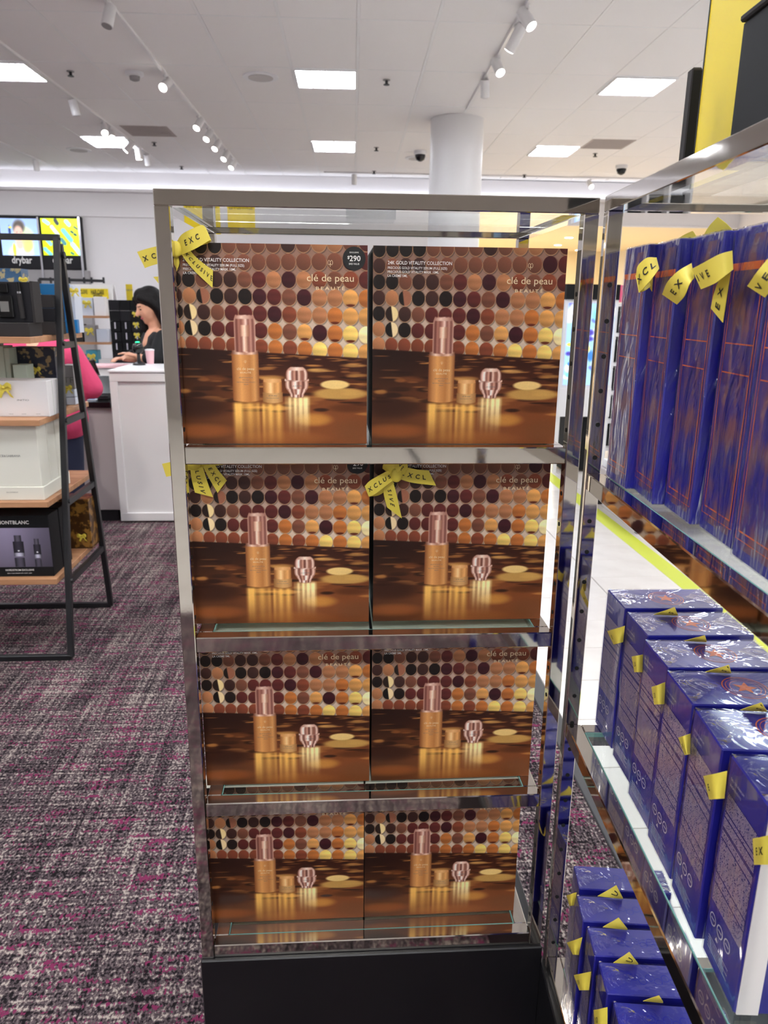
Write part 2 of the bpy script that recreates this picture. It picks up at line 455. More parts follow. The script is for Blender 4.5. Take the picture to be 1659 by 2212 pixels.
tag(MB().box(2.125, 2.237, -2, 12.6, 0, .0012).build('floor_tape', 'lime_tape'), 'lime yellow stripe of tape running along the white tile aisle', 'floor tape')
# walls
wb = struct(MB().box(XL, 2.6, YB, YB+.15, 0, HC).build('wall_back', 'white_wall'))
struct(MB().box(2.6, XR, YB, YB+.15, 2.9, HC).build('wall_back_header', 'white_wall'))
struct(MB().box(XL-.15, XL, YN, YB+.15, 0, HC).build('wall_left', 'white_wall'))
struct(MB().box(XR, XR+.15, YN, 19.15, 0, HC).build('wall_right', 'white_wall'))
mat('taupe_wall', (168, 160, 154), .6)
struct(MB().box(XL-.15, XR+.15, YN-.15, YN, 0, HC).build('wall_front', 'taupe_wall'))
struct(MB().box(2.5, XR, 19, 19.15, 0, 2.95).build('wall_alcove_back', 'cream_wall'))
struct(MB().box(2.45, 2.6, YB+.15, 19, 0, 2.95).build('wall_alcove_left', 'cream_wall'))
struct(MB().box(2.45, XR, YB+.15, 19.15, 2.9, 3.0).build('ceiling_alcove', 'cream_wall'))
# rails on the back wall and the cove that washes its top
struct(MB().box(XL, XR, YB-.03, YB, 2.885, 2.915).build('trim_2', 'white_wall', bevel=.004))
cv = struct(MB().box(XL, XR, YB-.13, YB, 3.27, 3.29).box(XL, XR, YB-.14, YB-.12, 3.27, 3.315).build('trim_3', 'white_wall'))
MB().box(XL+.2, XR-.2, YB-.10, YB-.06, 3.293, 3.30).build('cove_strip', 'cove_glow', cv)
# ceiling: slab, tiles and bars in a grid turned a little against the racks
CA = -.0225
X1, Y1 = np.array([cos(CA), sin(CA)]), np.array([-sin(CA), cos(CA)])
ceil = MB().box(XL-2, XR+2, YN-2, YB+.5, HC+.012, HC+.1).build('ceiling', 'ceiling_tile')
ceil['kind'] = 'structure'; ceil.rotation_euler = (0, 0, CA); ROOTM[ceil.name] = Matrix.Rotation(CA, 4, 'Z')
def loc2(p): p = np.array(p[:2]); return float(p@X1), float(p@Y1)
GX, GX0, GY, GY0 = .609, .312, 1.26, 6.72
fx_cells = {}
def is_fix(x0, y0, y1):
    xc = x0+GX/2
    for k in range(-2, 3):
        if abs(xc-(.0115+3.045*k)) < .2:
            for m in range(-5, 2):
                ys = 6.72+3.2*m
                if ys < y1-.05 and ys+.609 > y0+.05: return ys
    return None
tm = {}
def tile_mesh(wy):
    k = round(wy, 3)
    if k not in tm:
        me = MB().box(.012, GX-.012, .012, wy-.012, HC-.002, HC+.012).mesh('ceiling_tile', .003); me.materials.append(MATS['ceiling_tile']); tm[k] = me
    return tm[k]
for i in range(-13, 13):
    for j in range(-4, 5):
        x0, y0, y1 = GX0+i*GX, GY0+j*GY, GY0+(j+1)*GY
        y1 = min(y1, YB-.02)
        if y1 < 1.9 or y1-y0 < .1: continue
        xc = x0+.3
        if xc < XL+.2 or xc > XR-.2: continue
        z = AX[2]@(np.array([xc, y1, HC])-CAM); px = 829.5+FPX*(AX[0]@(np.array([xc, y1, HC])-CAM))/z
        if px < -160 or px > 1800 or z < .2: continue
        ys = is_fix(x0, y0, y1)
        segs = [(y0, y1)]
        if ys is not None:
            segs = [s for s in ((y0, ys), (ys+.609, y1)) if s[1]-s[0] > .08]
        for a, b in segs:
            o = link('ceiling_tile', tile_mesh(b-a), None, ceil); o.location = (x0, a, 0)
for i in range(-12, 13):
    o = MB().box(GX0+i*GX-.012, GX0+i*GX+.012, -2, YB-.4, HC-.004, HC+.011).build('grid_bar', 'ceiling_bar', ceil)
for j in range(-4, 5):
    y = GY0+j*GY
    if y > 1.5: MB().box(XL+.3, XR-.3, y-.012, y+.012, HC-.003, HC+.011).build('grid_bar', 'ceiling_bar', ceil)
# square light panels: frame, louver, glowing diffuser
def fixture_parts(root):
    s = .30
    mb = MB()
    for a, b, c, d in ((-s, s, -s, -s+.02), (-s, s, s-.02, s), (-s, -s+.02, -s+.02, s-.02), (s-.02, s, -s+.02, s-.02)): mb.box(a, b, c, d, -.012, .002)
    mb.build('frame', 'ceiling_bar', root)
    lv = MB()
    for k in range(1, 4): x = -s+.02+k*(2*s-.04)/4; lv.box(x-.006, x+.006, -s+.02, s-.02, -.008, .03)
    for k in range(1, 4): y = -s+.02+k*(2*s-.04)/4; lv.box(-s+.02, s-.02, y-.006, y+.006, -.008, .03)
    lv.build('louver', 'louver', root)
    MB().box(-s+.02, s-.02, -s+.02, s-.02, .0, .006).build('diffuser', 'panel_glow', root)
proto = None; fixt = {}
for k in range(-2, 3):
    for m in range(-5, 2):
        lx, ly = .0115+3.045*k, 6.72+3.2*m+.3045
        p = lx*X1+ly*Y1
        if abs(p[0]) > 7 or p[1] < YN+.6: continue
        if proto is None:
            proto = thing('ceiling_light', 'square recessed ceiling light with louvred diffuser in the tile grid', 'ceiling light', (p[0], p[1], HC-.006), CA, 'recessed ceiling lights'); fixture_parts(proto)
        else:
            place(c_ := copy_tree(proto), (p[0], p[1], HC-.006), CA); fixt[k, m] = c_
for km, lb in {(0, 0): 'square ceiling light between a round speaker grille and a sprinkler', (1, 0): 'square ceiling light over the tile aisle with no grille beside it', (-1, 0): 'square ceiling light cut by the side track above the ladder shelf',
               (0, 1): 'square ceiling light farther along the row above the gold box rack', (1, 1): 'square ceiling light beside the air grille over the tile aisle', (-1, 1): 'square ceiling light behind the close pair of track heads'}.items():
    if km in fixt: fixt[km]['label'] = lb
# track lights
def track(pa, pb, label):
    a, b = np.array(pa), np.array(pb)
    t = MB().bar(a, b, .035, .022).build('light_track', 'white_paint'); return tag(t, label, 'light track')
z_t = HC-.012
def tline(u, v): return at(u, v, 'z', z_t)
def local_line(xl, y0, y1): return [tuple(xl*X1+y0*Y1)+(z_t,), tuple(xl*X1+y1*Y1)+(z_t,)]
tA = local_line(-1.515, -2., loc2(tline(515, 356))[1]); tB = local_line(1.53, -2., 8.0)
pL = loc2(tline(0, 90)); pL2 = loc2(tline(320, 334)); xL2 = (pL[0]+pL2[0])/2; tC = local_line(xL2, -2., pL2[1])
pM = loc2(tline(0, 305)); tD = local_line((pM[0]+loc2(tline(82, 347))[0])/2, 5., loc2(tline(82, 347))[1]+.2)
track(*tA, 'white light track with five lit heads near its end, over the cash counter')
track(*tB, 'white light track running into the round column')
track(*tC, 'white light track beside the one over the cash counter, crossing a light panel')
track(*tD, 'short end of white light track with one unlit head near the back wall')
tag(MB().bar(tuple(at(700, 375, 'y', 12.2)[:2])+(z_t,), tuple(at(1640, 393, 'y', 12.1)[:2])+(z_t,), .035, .022).build('light_track', 'white_paint'), 'white light track running across the ceiling along the back wall', 'light track')
def head(p, d, lit, label, grp, L=.15, r=.043):
    p = np.array(p); d = np.array(d, float); d /= np.linalg.norm(d)
    t = thing('track_light', label, 'track light', p, 0, grp)
    c = np.array([0, 0, -.10])
    MB().cyl((0, 0, -.011), (0, 0, -.03), .02, n=12).cyl((0, 0, -.03), c, .008, n=8).build('stem', 'white_paint', t)
    MB().cyl(c-d*L*.55, c+d*L*.45, r, n=20).build('can', 'white_paint', t, smooth=True)
    MB().cyl(c+d*L*.452, c+d*L*.47, r*.86, n=20).build('lamp', 'head_glow' if lit else 'grey_plastic', t)
    return t
def on(line, u, v):
    """point of the track seen at image row v"""
    a, b = np.array(line[0]), np.array(line[1]); best = None
    for k in np.linspace(0, 1, 800):
        q = a+(b-a)*k; z = AX[2]@(q-CAM)
        if z < .3: continue
        vv = 1106+FPX*(AX[1]@(q-CAM))/z
        if best is None or abs(vv-v) < best[0]: best = (abs(vv-v), q)
    return best[1]
G1 = 'heads on the track over the counter'
head(on(tA, 0, 4), (-.2, -.3, -1), False, 'unlit white track head, first of the counter track from the shopper side', G1)
head(on(tA, 358, 158), (-.25, -.85, -.6), True, 'glowing track head alone in the middle of the counter track', G1)
for v in (248, 274, 296, 320, 340): head(on(tA, 0, v), (-.35, -.6, -.8), True, 'lit white track head in the row of five at the track end', 'five lit heads at the end of the counter track')
head(on(tC, 0, 212), (.15, .2, -1), False, 'unlit white track head before the pair of lit ones', 'heads on the side track')
for v in (260, 272): head(on(tC, 0, v), (.25, -.7, -.7), True, 'lit track head of a close pair on the side track', 'heads on the side track')
head(on(tC, 0, 300), (-.7, -.2, -.8), True, 'white track head turned sideways past the close pair', 'heads on the side track')
head(on(tC, 0, 316), (.05, .1, -1), True, 'white track head pointing straight down on the side track', 'heads on the side track')
head(on(tC, 0, 330), (.0, .5, -1), False, 'unlit white track head at the very end of the side track', 'heads on the side track')
head(on(tB, 0, 8), (.45, -.45, -.8), True, 'lit white track head far from the round column', 'heads on the column track')
head(on(tB, 0, 52), (-.45, .6, -.9), True, 'long white track head turned away on the column track', 'heads on the column track', L=.2)
head(on(tB, 0, 118), (.25, -.6, -.8), True, 'lit white track head nearer the round column', 'heads on the column track')
head(on(tB, 0, 168), (.15, .5, -1), False, 'unlit white track head closest to the round column', 'heads on the column track')
head(on(tD, 0, 343), (0, .1, -1), False, 'unlit track head hanging from the short left track', 'heads near the back wall')
q = at(765, 372, 'y', 12.2); head((q[0], 12.19, z_t-.011), (0, .3, -1), False, 'unlit track head by the back wall beside the column', 'heads near the back wall')
q = at(1275, 388, 'y', 12.15); head((q[0], 12.14, z_t-.011), (.15, -.8, -.6), True, 'lit track head by the back wall over the tile aisle', 'heads near the back wall')
# ceiling fittings
def cpt(u, v): p = at(u, v, 'z', HC); return (p[0], p[1], HC-.002)
for i, (u, v) in enumerate([(152, 153), (835, 172), (333, 307), (813, 318), (392, 359), (1286, 331), (1133, 377), (808, 369)]):
    t = thing('sprinkler', 'small dark sprinkler head under the ceiling tiles', 'sprinkler', cpt(u, v), 0, 'ceiling sprinklers')
    MB().cyl((0, 0, 0), (0, 0, -.006), .035, n=16).build('escutcheon', 'grey_plastic', t)
    MB().cyl((0, 0, -.006), (0, 0, -.04), .014, n=10).cyl((0, 0, -.04), (0, 0, -.046), .03, n=12).build('nozzle', 'black_metal', t)
for u, v, lb in ((563, 165, 'round ceiling speaker grille beside a light panel'), (170, 323, 'round ceiling speaker grille near the side track'), (900, 341, 'round ceiling speaker grille beside the white column')):
    t = thing('ceiling_speaker', lb, 'speaker', cpt(u, v), 0, 'ceiling speakers')
    MB().lathe([(.17, 0), (.17, -.008), (.135, -.012)], n=32).build('rim', 'white_plastic', t)
    MB().cyl((0, 0, -.0125), (0, 0, -.016), .12, n=32).build('grille', 'speaker_mesh', t)
t = thing('smoke_detector', 'round white smoke detector on the ceiling between two tracks', 'smoke detector', cpt(290, 156))
MB().lathe([(.085, 0), (.085, -.025), (.06, -.035)], n=28).build('base', 'white_plastic', t, smooth=True)
MB().lathe([(.05, -.035), (.045, -.065), (.02, -.075)], n=20).build('chamber', 'grey_plastic', t, smooth=True)
for u, v, lb in ((908, 326, 'black dome security camera beside the white column'), (1343, 357, 'black dome security camera over the tile aisle')):
    t = thing('dome_camera', lb, 'security camera', cpt(u, v), 0, 'dome cameras')
    MB().lathe([(.09, 0), (.09, -.04), (.075, -.05)], n=24).build('housing', 'white_plastic', t, smooth=True)
    MB().lathe([(.075, -.05), (.073, -.075), (.055, -.115), (.02, -.135)], n=24).build('dome', 'smoked_dome', t, smooth=True)
for u, v, lb in ((322, 283, 'grey square air grille in the ceiling near the side track'), (1312, 311, 'grey square air grille in the ceiling over the aisle')):
    t = thing('air_grille', lb, 'air grille', cpt(u, v), CA, 'ceiling air grilles')
    MB().box(-.29, .29, -.29, .29, -.004, .001).build('plate', 'vent_grey', t)
    for k in range(7): MB().box(-.26, .26, -.25+k*.08, -.22+k*.08, -.010, -.004).build('slat', 'vent_grey', t)
# column
cx, cy = .5*(at(930, 255, 'z', HC)+at(1052, 253, 'z', HC))[:2]
colr = .31
col_o = MB().lathe([(colr+.004, 0), (colr+.004, .12), (colr, .122), (colr, HC-.004)], (cx, cy+.10, 0), 48).build('column', 'white_paint', smooth=True)
tag(col_o, 'round white column rising to the ceiling behind the racks', 'column')
# alcove downlights
for u, v in ((1205, 529), (1229, 513), (1250, 540)):
    p = at(u, v, 'z', 2.9)
    if p[1] < 18.7 and p[0] > 2.7:
        t = thing('downlight', 'small recessed downlight in the cream ceiling of the far alcove', 'downlight', (p[0], p[1], 2.899), 0, 'alcove downlights')
        MB().cyl((0, 0, -.006), (0, 0, 0), .10, n=20).build('trim_ring', 'white_plastic', t)
        MB().cyl((0, 0, -.008), (0, 0, -.006), .08, n=20).build('lamp', 'head_glow', t)
for yy in (14.5, 17.):
    ld = bpy.data.lights.new('alcove_lamp', 'AREA'); ld.energy = 110; ld.size = .5; ld.color = (1., .88, .68)
    lo = bpy.data.objects.new('alcove_lamp', ld); COL.objects.link(lo); lo.location = (4.6, yy, 2.88)
# spots added apart from the modelled heads to brighten racks, ladder shelf, counter, wall
def spot(p, target, power, ang=50, col=(1, .95, .88)):
    ld = bpy.data.lights.new('added_spot', 'SPOT'); ld.energy = power; ld.spot_size = radians(ang); ld.spot_blend = .6; ld.shadow_soft_size = .05; ld.color = col
    o = bpy.data.objects.new('added_spot', ld); COL.objects.link(o); o.location = p
    o.rotation_euler = (Vector(target)-Vector(p)).to_track_quat('-Z', 'Y').to_euler()
spot((-1.3, -.6, 3.35), (.25, 0, .9), SPOT_POWER*.55, 60)
for xx in (-5., -3.4, -1.6): spot((xx, 9.6, 3.3), (xx-.2, 12.68, 1.7), SPOT_POWER*.45, 90, (.95, .96, 1.))
spot((1.6, -1.2, 3.35), (.4, 0, 1.0), SPOT_POWER*.6, 60)
spot((.2, -2.6, 3.35), (.7, -.1, 1.0), SPOT_POWER*.9, 55)
spot((-1.4, 1.3, 3.35), (-1.2, 2.2, .9), SPOT_POWER*.8, 60)
spot((-1.2, 2.3, 3.35), (-1.1, 4.2, .6), SPOT_POWER*1.6, 70)

# ================================================================ CENTRAL RACK
RW, RD, RT, RH = .62, .42, .0215, 1.613
SH = [1.257, .950, .644, .3485]           # top of each shelf frame
def rack_parts(root, W, D, H, shelves, base_h, wide=.0, rh=.026, mirror=False):
    T = RT
    for x in (0, W-T):
        for y in (0, D-T):
            p = MB().box(x, x+T, y, y+T, base_h, H-T).build('post', 'chrome', root, bevel=.0012)
            hs = MB(); z = base_h+.06
            while z < H-.12:
                xx = x+T+.0004 if x == 0 else x-.0004
                s = 1 if x == 0 else -1
                hs.cyl((xx-s*.0003, y+T/2, z), (xx+s*.0003, y+T/2, z), .0035, n=8); z += .05
            hs.build('peg_holes', 'dark_hole', p)['kind'] = 'stuff'
    for a, b, c, d in ((0, W, 0, T), (0, W, D-T, D), (0, T, T, D-T), (W-T, W, T, D-T)):
        MB().box(a, b, c, d, H-T, H).build('top_rail', 'chrome', root, bevel=.0012)
    gl = MB().box(T+.001, W-T-.001, T+.001, D-T-.001, H-.016, H-.009).build('top_glass', 'glass', root)
    e = .0006
    for z in shelves:
        t = .024
        x0, x1, y0, y1 = T, W-T, .002, D-.002
        fr = MB().box(x0, x1, y0, y0+t, z-rh, z).box(x0, x1, y1-t, y1, z-rh, z).box(x0, x0+t, y0+t, y1-t, z-rh, z).box(x1-t, x1, y0+t, y1-t, z-rh, z)
        f = fr.build('shelf_frame', 'chrome', root, bevel=.0015)
        if mirror and z == shelves[-1]: MB().box(x0+t+.002, x1-t-.002, y0+t+.002, y1-t-.002, z-.008, z-.003).build('mirror_panel', 'chrome', f)
        else: MB().box(x0+t+.002, x1-t-.002, y0+t+.002, y1-t-.002, z-.008, z-.001).build('glass_panel', 'glass', f)
        ed = MB()
        for a, b, c, d in ((x0+t, x1-t, y0+t, y0+t+.0015), (x0+t, x1-t, y1-t-.0015, y1-t), (x0+t, x0+t+.0015, y0+t, y1-t), (x1-t-.0015, x1-t, y0+t, y1-t)): ed.box(a, b, c, d, z-.008, z-.0005)
        ed.build('glass_rim', 'glass_edge', f)
    MB().box(-.002-wide, W+.002+wide, -.006, D+.006, 0, base_h).build('base', 'black_base', root, bevel=.002)
rack = thing('display_rack', 'polished chrome rack on a black plinth holding the gold gift boxes', 'display rack', (0, 0, 0))
rack_parts(rack, RW, RD, RH, SH, .3225, mirror=True)

# ---- the picture printed on the gold boxes, painted into a colour grid
BW, BH, BD = .286, .2895, .20
def gold_art(NX=330, NY=336):
    SS = 2; nx, ny = NX*SS, NY*SS
    u = (np.arange(nx)+.5)/nx; v = (np.arange(ny)+.5)/ny
    U, V = np.meshgrid(u, v)                       # v downwards
    r2 = np.random.default_rng(3)
    def lerp(a, b, t): return np.asarray(a)+(np.asarray(b)-np.asarray(a))*t
    def smooth(a, b, x): t = np.clip((x-a)/(b-a), 0, 1); return t*t*(3-2*t)
    img = np.zeros((ny, nx, 3))
    # wall behind the discs
    wall = lerp((150, 118, 104), (206, 188, 170), smooth(.05, .5, V)[..., None])
    wall = wall*lerp(.84, 1.0, smooth(0, .3, U)[..., None])
    img[:] = wall
    K, D, P, R, B, RB, T, O, G, Y, C = (36,25,22), (70,44,38), (70,30,36), (98,46,42), (124,80,62), (130,72,50), (172,120,84), (180,114,60), (206,154,92), (230,198,116), (255,238,180)
    rows = [[K,K,K,K,B,B,B,B,D,B,T,T,B,R],
            [D,B,D,D,B,B,B,B,B,B,B,B,P,R],
            [K,K,B,D,D,B,R,T,P,T,RB,B,RB,R],
            [D,T,B,K,D,K,P,R,B,P,T,T,G,O],
            [K,T,D,B,R,R,R,P,RB,T,T,O,G,G],
            [T,K,K,R,R,R,R,O,B,G,P,O,Y,C],
            [T,RB,RB,RB,RB,R,RB,O,RB,O,Y,O,Y,G]]
    # columns widen to the right
    sp = np.linspace(.0665, .0825, 14); cx = .033+np.concatenate([[0], np.cumsum(sp[:-1])])
    for k in range(7):
        for i in range(14):
            x = cx[i]; tt = x
            yl = .022+.0765*k; yr = -.012+.0895*k
            y = yl+(yr-yl)*tt; rx = .0318+.0082*tt; ry = (.0368+.0062*tt)
            dx, dy = (U-x)/rx, (V-y)/ry; q = dx*dx+dy*dy
            msk = q < 1.35
            if not msk.any(): continue
            # pale rim and soft shadow under each disc
            sh = smooth(1.35, 1.0, ((U-x-.003)/rx)**2+((V-y-.005)/ry)**2)[..., None]
            img = img*(1-.28*sh)
            rim = smooth(1.12, 1.04, ((U-x)/rx)**2+((V-y-.0012)/ry)**2)[..., None]
            img = img*(1-rim)+np.array((214, 170, 126))*rim*.8+img*rim*.2
            c = np.array(rows[k][i], float); g = c[None, None]*(1.+.13*(-dy)+.06*dx)[..., None]
            if (k, i) in ((3, 2), (4, 1), (5, 1)):
                lo = {(3, 2): ((36,26,22), (160,108,84)), (4, 1): ((50,34,28), (236,214,160)), (5, 1): ((24,18,16), (236,214,170))}[(k, i)]
                s = smooth(-.06, .06, dx-.15*dy-(.05 if k != 3 else -.25))[..., None]; g = np.array(lo[0])*(1-s)+np.array(lo[1])*s
            if (k, i) in ((3, 12), (4, 11), (5, 9), (5, 11), (5, 12)):
                s = smooth(.62, .72, dy-.25*dx*dx)[..., None]; g = g*(1-s)+np.array((104, 48, 28))*s
            if k >= 2 and i >= 5:
                g = g*(1+.05*np.sin(dy*6+i*2.3+k)[..., None])
            m = smooth(1.04, .94, q)[..., None]
            img = img*(1-m)+g*m
    # table top
    hz = .505+.048*U
    fl = smooth(-.004, .004, V-hz)[..., None]
    t = np.clip((V-hz)/(1-hz), 0, 1)
    tab = lerp((62, 30, 18), (122, 72, 38), smooth(.05, .6, t)[..., None])
    tab = tab*lerp(.74, 1.08, smooth(0, .55, U)[..., None])
    def blob(x, y, rx, ry, c, a, soft=1.):
        nonlocal tab
        q = ((U-x)/rx)**2+((V-y)/ry)**2; m = (smooth(1., 1-soft, q)*a)[..., None]; tab = tab*(1-m)+np.array(c)*m
    for k in range(150):                             # streaks of light and dark near the wall
        x = r2.uniform(-.05, 1.05); d = r2.uniform(0, 1)**1.6*.30; y = .515+.045*x+d
        light = r2.random() < .45+.3*(x-.5)
        s = .5+2.6*d
        blob(x, y, r2.uniform(.03, .08)*s*1.3, r2.uniform(.003, .009)*(.6+6*d), (196, 142, 80) if light else (44, 20, 12), r2.uniform(.35, .85), .9)
    blob(.12, .93, .22, .05, (168, 100, 46), .6); blob(.2, .66, .10, .022, (156, 96, 48), .5)
    blob(.10, .80, .24, .08, (58, 28, 16), .8); blob(.50, .655, .09, .018, (214, 164, 96), .7)
    blob(.86, .735, .17, .036, (206, 168, 98), .85, .6); blob(.83, .688, .086, .026, (238, 208, 140), .95, .45)
    blob(.74, .615, .08, .014, (216, 172, 104), .8); blob(.93, .59, .09, .012, (204, 158, 92), .7); blob(.95, .64, .08, .012, (196, 150, 84), .7)
    blob(.90, .81, .14, .03, (84, 46, 22), .6); blob(.72, .87, .12, .045, (212, 156, 78), .75); blob(.93, .93, .14, .08, (120, 76, 44), .6)
    blob(.55, .97, .3, .05, (170, 112, 56), .4)
    # reflections below the three products
    def refl(x0, x1, y0, y1, c, a, n, seed):
        nonlocal tab
        rr = np.random.default_rng(seed); x = (U-x0)/(x1-x0)
        st = .55+.45*np.sin(x*rr.uniform(8, 14)+rr.uniform(0, 6))*np.sin(x*n)
        m = (smooth(-.04, .14, x)*smooth(1.04, .86, x)*smooth(y0-.005, y0+.02, V)*smooth(y1, y0+.03, V)*a*np.clip(st+.25, 0, 1))[..., None]
        tab = tab*(1-m)+np.array(c)*m
    refl(.29, .44, .775, 1.06, (248, 200, 112), .95, 5, 1); refl(.44, .565, .78, 1.05, (252, 206, 116), .95, 9, 2); refl(.565, .70, .745, .98, (255, 236, 178), 1., 17, 4)
    img = img*(1-fl)+tab*fl
    # serum bottle: body
    def part(x0, x1, y0, y1, cols, bul=.006, prof=None):
        nonlocal img
        hw = 1. if prof is None else np.interp(V, np.linspace(y0, y1, len(prof)), prof)
        xm = (x0+x1)/2; x = ((U-xm)/((x1-x0)/2*hw)+1)/2; curve = bul*(1-(2*x-1)**2)
        m = (smooth(-.02, .02, x)*smooth(1.02, .98, x)*smooth(y0-.003, y0+.003, V+curve*0)*smooth(y1+.003, y1-.003, V-curve))[..., None]
        xs = np.linspace(0, 1, len(cols)); g = np.stack([np.interp(x, xs, [c[j] for c in cols]) for j in range(3)], -1)
        img = img*(1-m)+g*m
    part(.298, .436, .530, .772, [(140,88,50), (196,140,86), (222,166,106), (206,148,90), (190,132,78), (212,160,104), (150,98,58)], .008)
    part(.30, .434, .517, .536, [(120,76,60), (240,214,196), (190,140,116), (236,206,186), (140,96,76)], .004)
    part(.316, .424, .342, .524, [(206,166,148), (120,72,62), (178,126,110), (150,98,86), (196,146,128), (240,214,200), (150,98,86), (196,150,134), (130,82,72), (214,176,158)], .004, [.84, .97, 1., 1., 1., 1., 1., 1., 1., 1.])
    part(.322, .418, .345, .362, [(176,130,112), (232,204,188), (204,166,148), (170,124,108)], .0, [.86, .98, 1.])
    part(.345, .395, .392, .448, [(150,100,84), (226,186,160), (246,226,206), (190,142,118), (160,110,92)], .002)
    part(.354, .386, .448, .522, [(170,120,100), (248,226,208), (214,170,146), (150,102,86)], .002)
    # small jar
    part(.452, .556, .728, .778, [(150,108,66), (196,152,100), (214,172,118), (206,162,110), (160,116,72)], .008)
    part(.455, .553, .668, .727, [(150,98,56), (214,162,104), (250,214,160), (206,150,92), (230,178,116), (160,106,62)], .008)
    part(.458, .550, .660, .676, [(206,152,98), (232,188,134), (206,150,98)], .004)
    # faceted cream jar
    fac = [(150,100,84), (244,220,204), (120,70,56), (230,196,178), (255,244,236), (150,98,82), (214,168,146), (110,62,50), (236,206,188), (160,110,92)]
    part(.570, .692, .668, .752, fac, .004, [.96, 1., 1., .97, .86, .70, .60, .58]); part(.580, .682, .712, .738, fac[::-1], .003, [.98, .9, .72])
    part(.568, .694, .660, .671, [(240,220,206), (150,104,90), (246,228,214), (160,112,96), (236,206,188)], .003)
    part(.573, .689, .600, .664, fac[2:]+fac[:3], .004, [.60, .82, .93, .98, 1., 1., .99, .97]); part(.590, .672, .600, .616, [(190,146,126), (244,224,208), (206,164,144)], .002, [.8, 1., 1.05])
    img = img*(1+r2.normal(0, .02, (ny, nx, 1)))
    img = img.reshape(NY, SS, NX, SS, 3).mean((1, 3))
    return np.clip(255*(np.clip(img, 0, 255)/255)**1.16*1.08, 0, 255)
ART = gold_art()
def grid_mesh(name, img, W, H, m):
    """flat sheet in the x-z plane facing -y, one colour per cell corner"""
    ny, nx = img.shape[:2]
    xs = np.linspace(0, W, nx); zs = np.linspace(H, 0, ny)
    X, Z = np.meshgrid(xs, zs); co = np.stack([X, np.zeros_like(X), Z], -1).reshape(-1, 3)
    idx = np.arange(nx*ny).reshape(ny, nx)
    q = np.stack([idx[1:, :-1], idx[1:, 1:], idx[:-1, 1:], idx[:-1, :-1]], -1).reshape(-1, 4)
    me = bpy.data.meshes.new(name); me.vertices.add(len(co)); me.vertices.foreach_set('co', co.ravel())
    me.loops.add(q.size); me.loops.foreach_set('vertex_index', q.ravel().astype(np.int32))
    me.polygons.add(len(q)); me.polygons.foreach_set('loop_start', np.arange(0, q.size, 4, dtype=np.int32)); me.polygons.foreach_set('loop_total', np.full(len(q), 4, np.int32))
    me.update(calc_edges=True); me.validate()
    c = np.ones((nx*ny, 4), np.float32); c[:, :3] = s2l(img.reshape(-1, 3))
    a = me.color_attributes.new('Col', 'FLOAT_COLOR', 'POINT'); a.data.foreach_set('color', c.ravel())
    me.materials.append(MATS[m]); return me
art_me = grid_mesh('printed_front', ART, BW, BH, 'art_print')
EX, EZ = (1, 0, 0), (0, 0, 1)
def emblem(mb, cx, cz, y, s):
    """the small monogram above the name: an open ring split by a stem"""
    for sg in (-1, 1):
        pts = [(cx+sg*(.10+.42*(1-cos(a)))*s*.6-sg*.0, cz+s*.55*sin(a)*.9) for a in np.linspace(-.55*pi, .62*pi, 14)]
        pts = [(cx+sg*s*(.05+.5*(.5+.5*cos(a))), cz+s*.5*sin(a)) for a in np.linspace(-.85*pi, .85*pi, 18)]
        for a, b in zip(pts[:-1], pts[1:]):
            mb.bar((a[0], y, a[1]), (b[0], y, b[1]), .0001, s*.09, up=(0, 1, 0)) if False else mb.add([(a[0], y, a[1]-s*.045), (b[0], y, b[1]-s*.045), (b[0], y, b[1]+s*.045), (a[0], y, a[1]+s*.045), (a[0]-s*.045, y, a[1]), (b[0]-s*.045, y, b[1]), (b[0]+s*.045, y, b[1]), (a[0]+s*.045, y, a[1])], [(0, 1, 2, 3), (4, 5, 6, 7)])
    mb.add([(cx-s*.05, y, cz-s*.95), (cx+s*.05, y, cz-s*.95), (cx+s*.05, y, cz+s*.3), (cx-s*.05, y, cz+s*.3)], [(0, 1, 2, 3)])
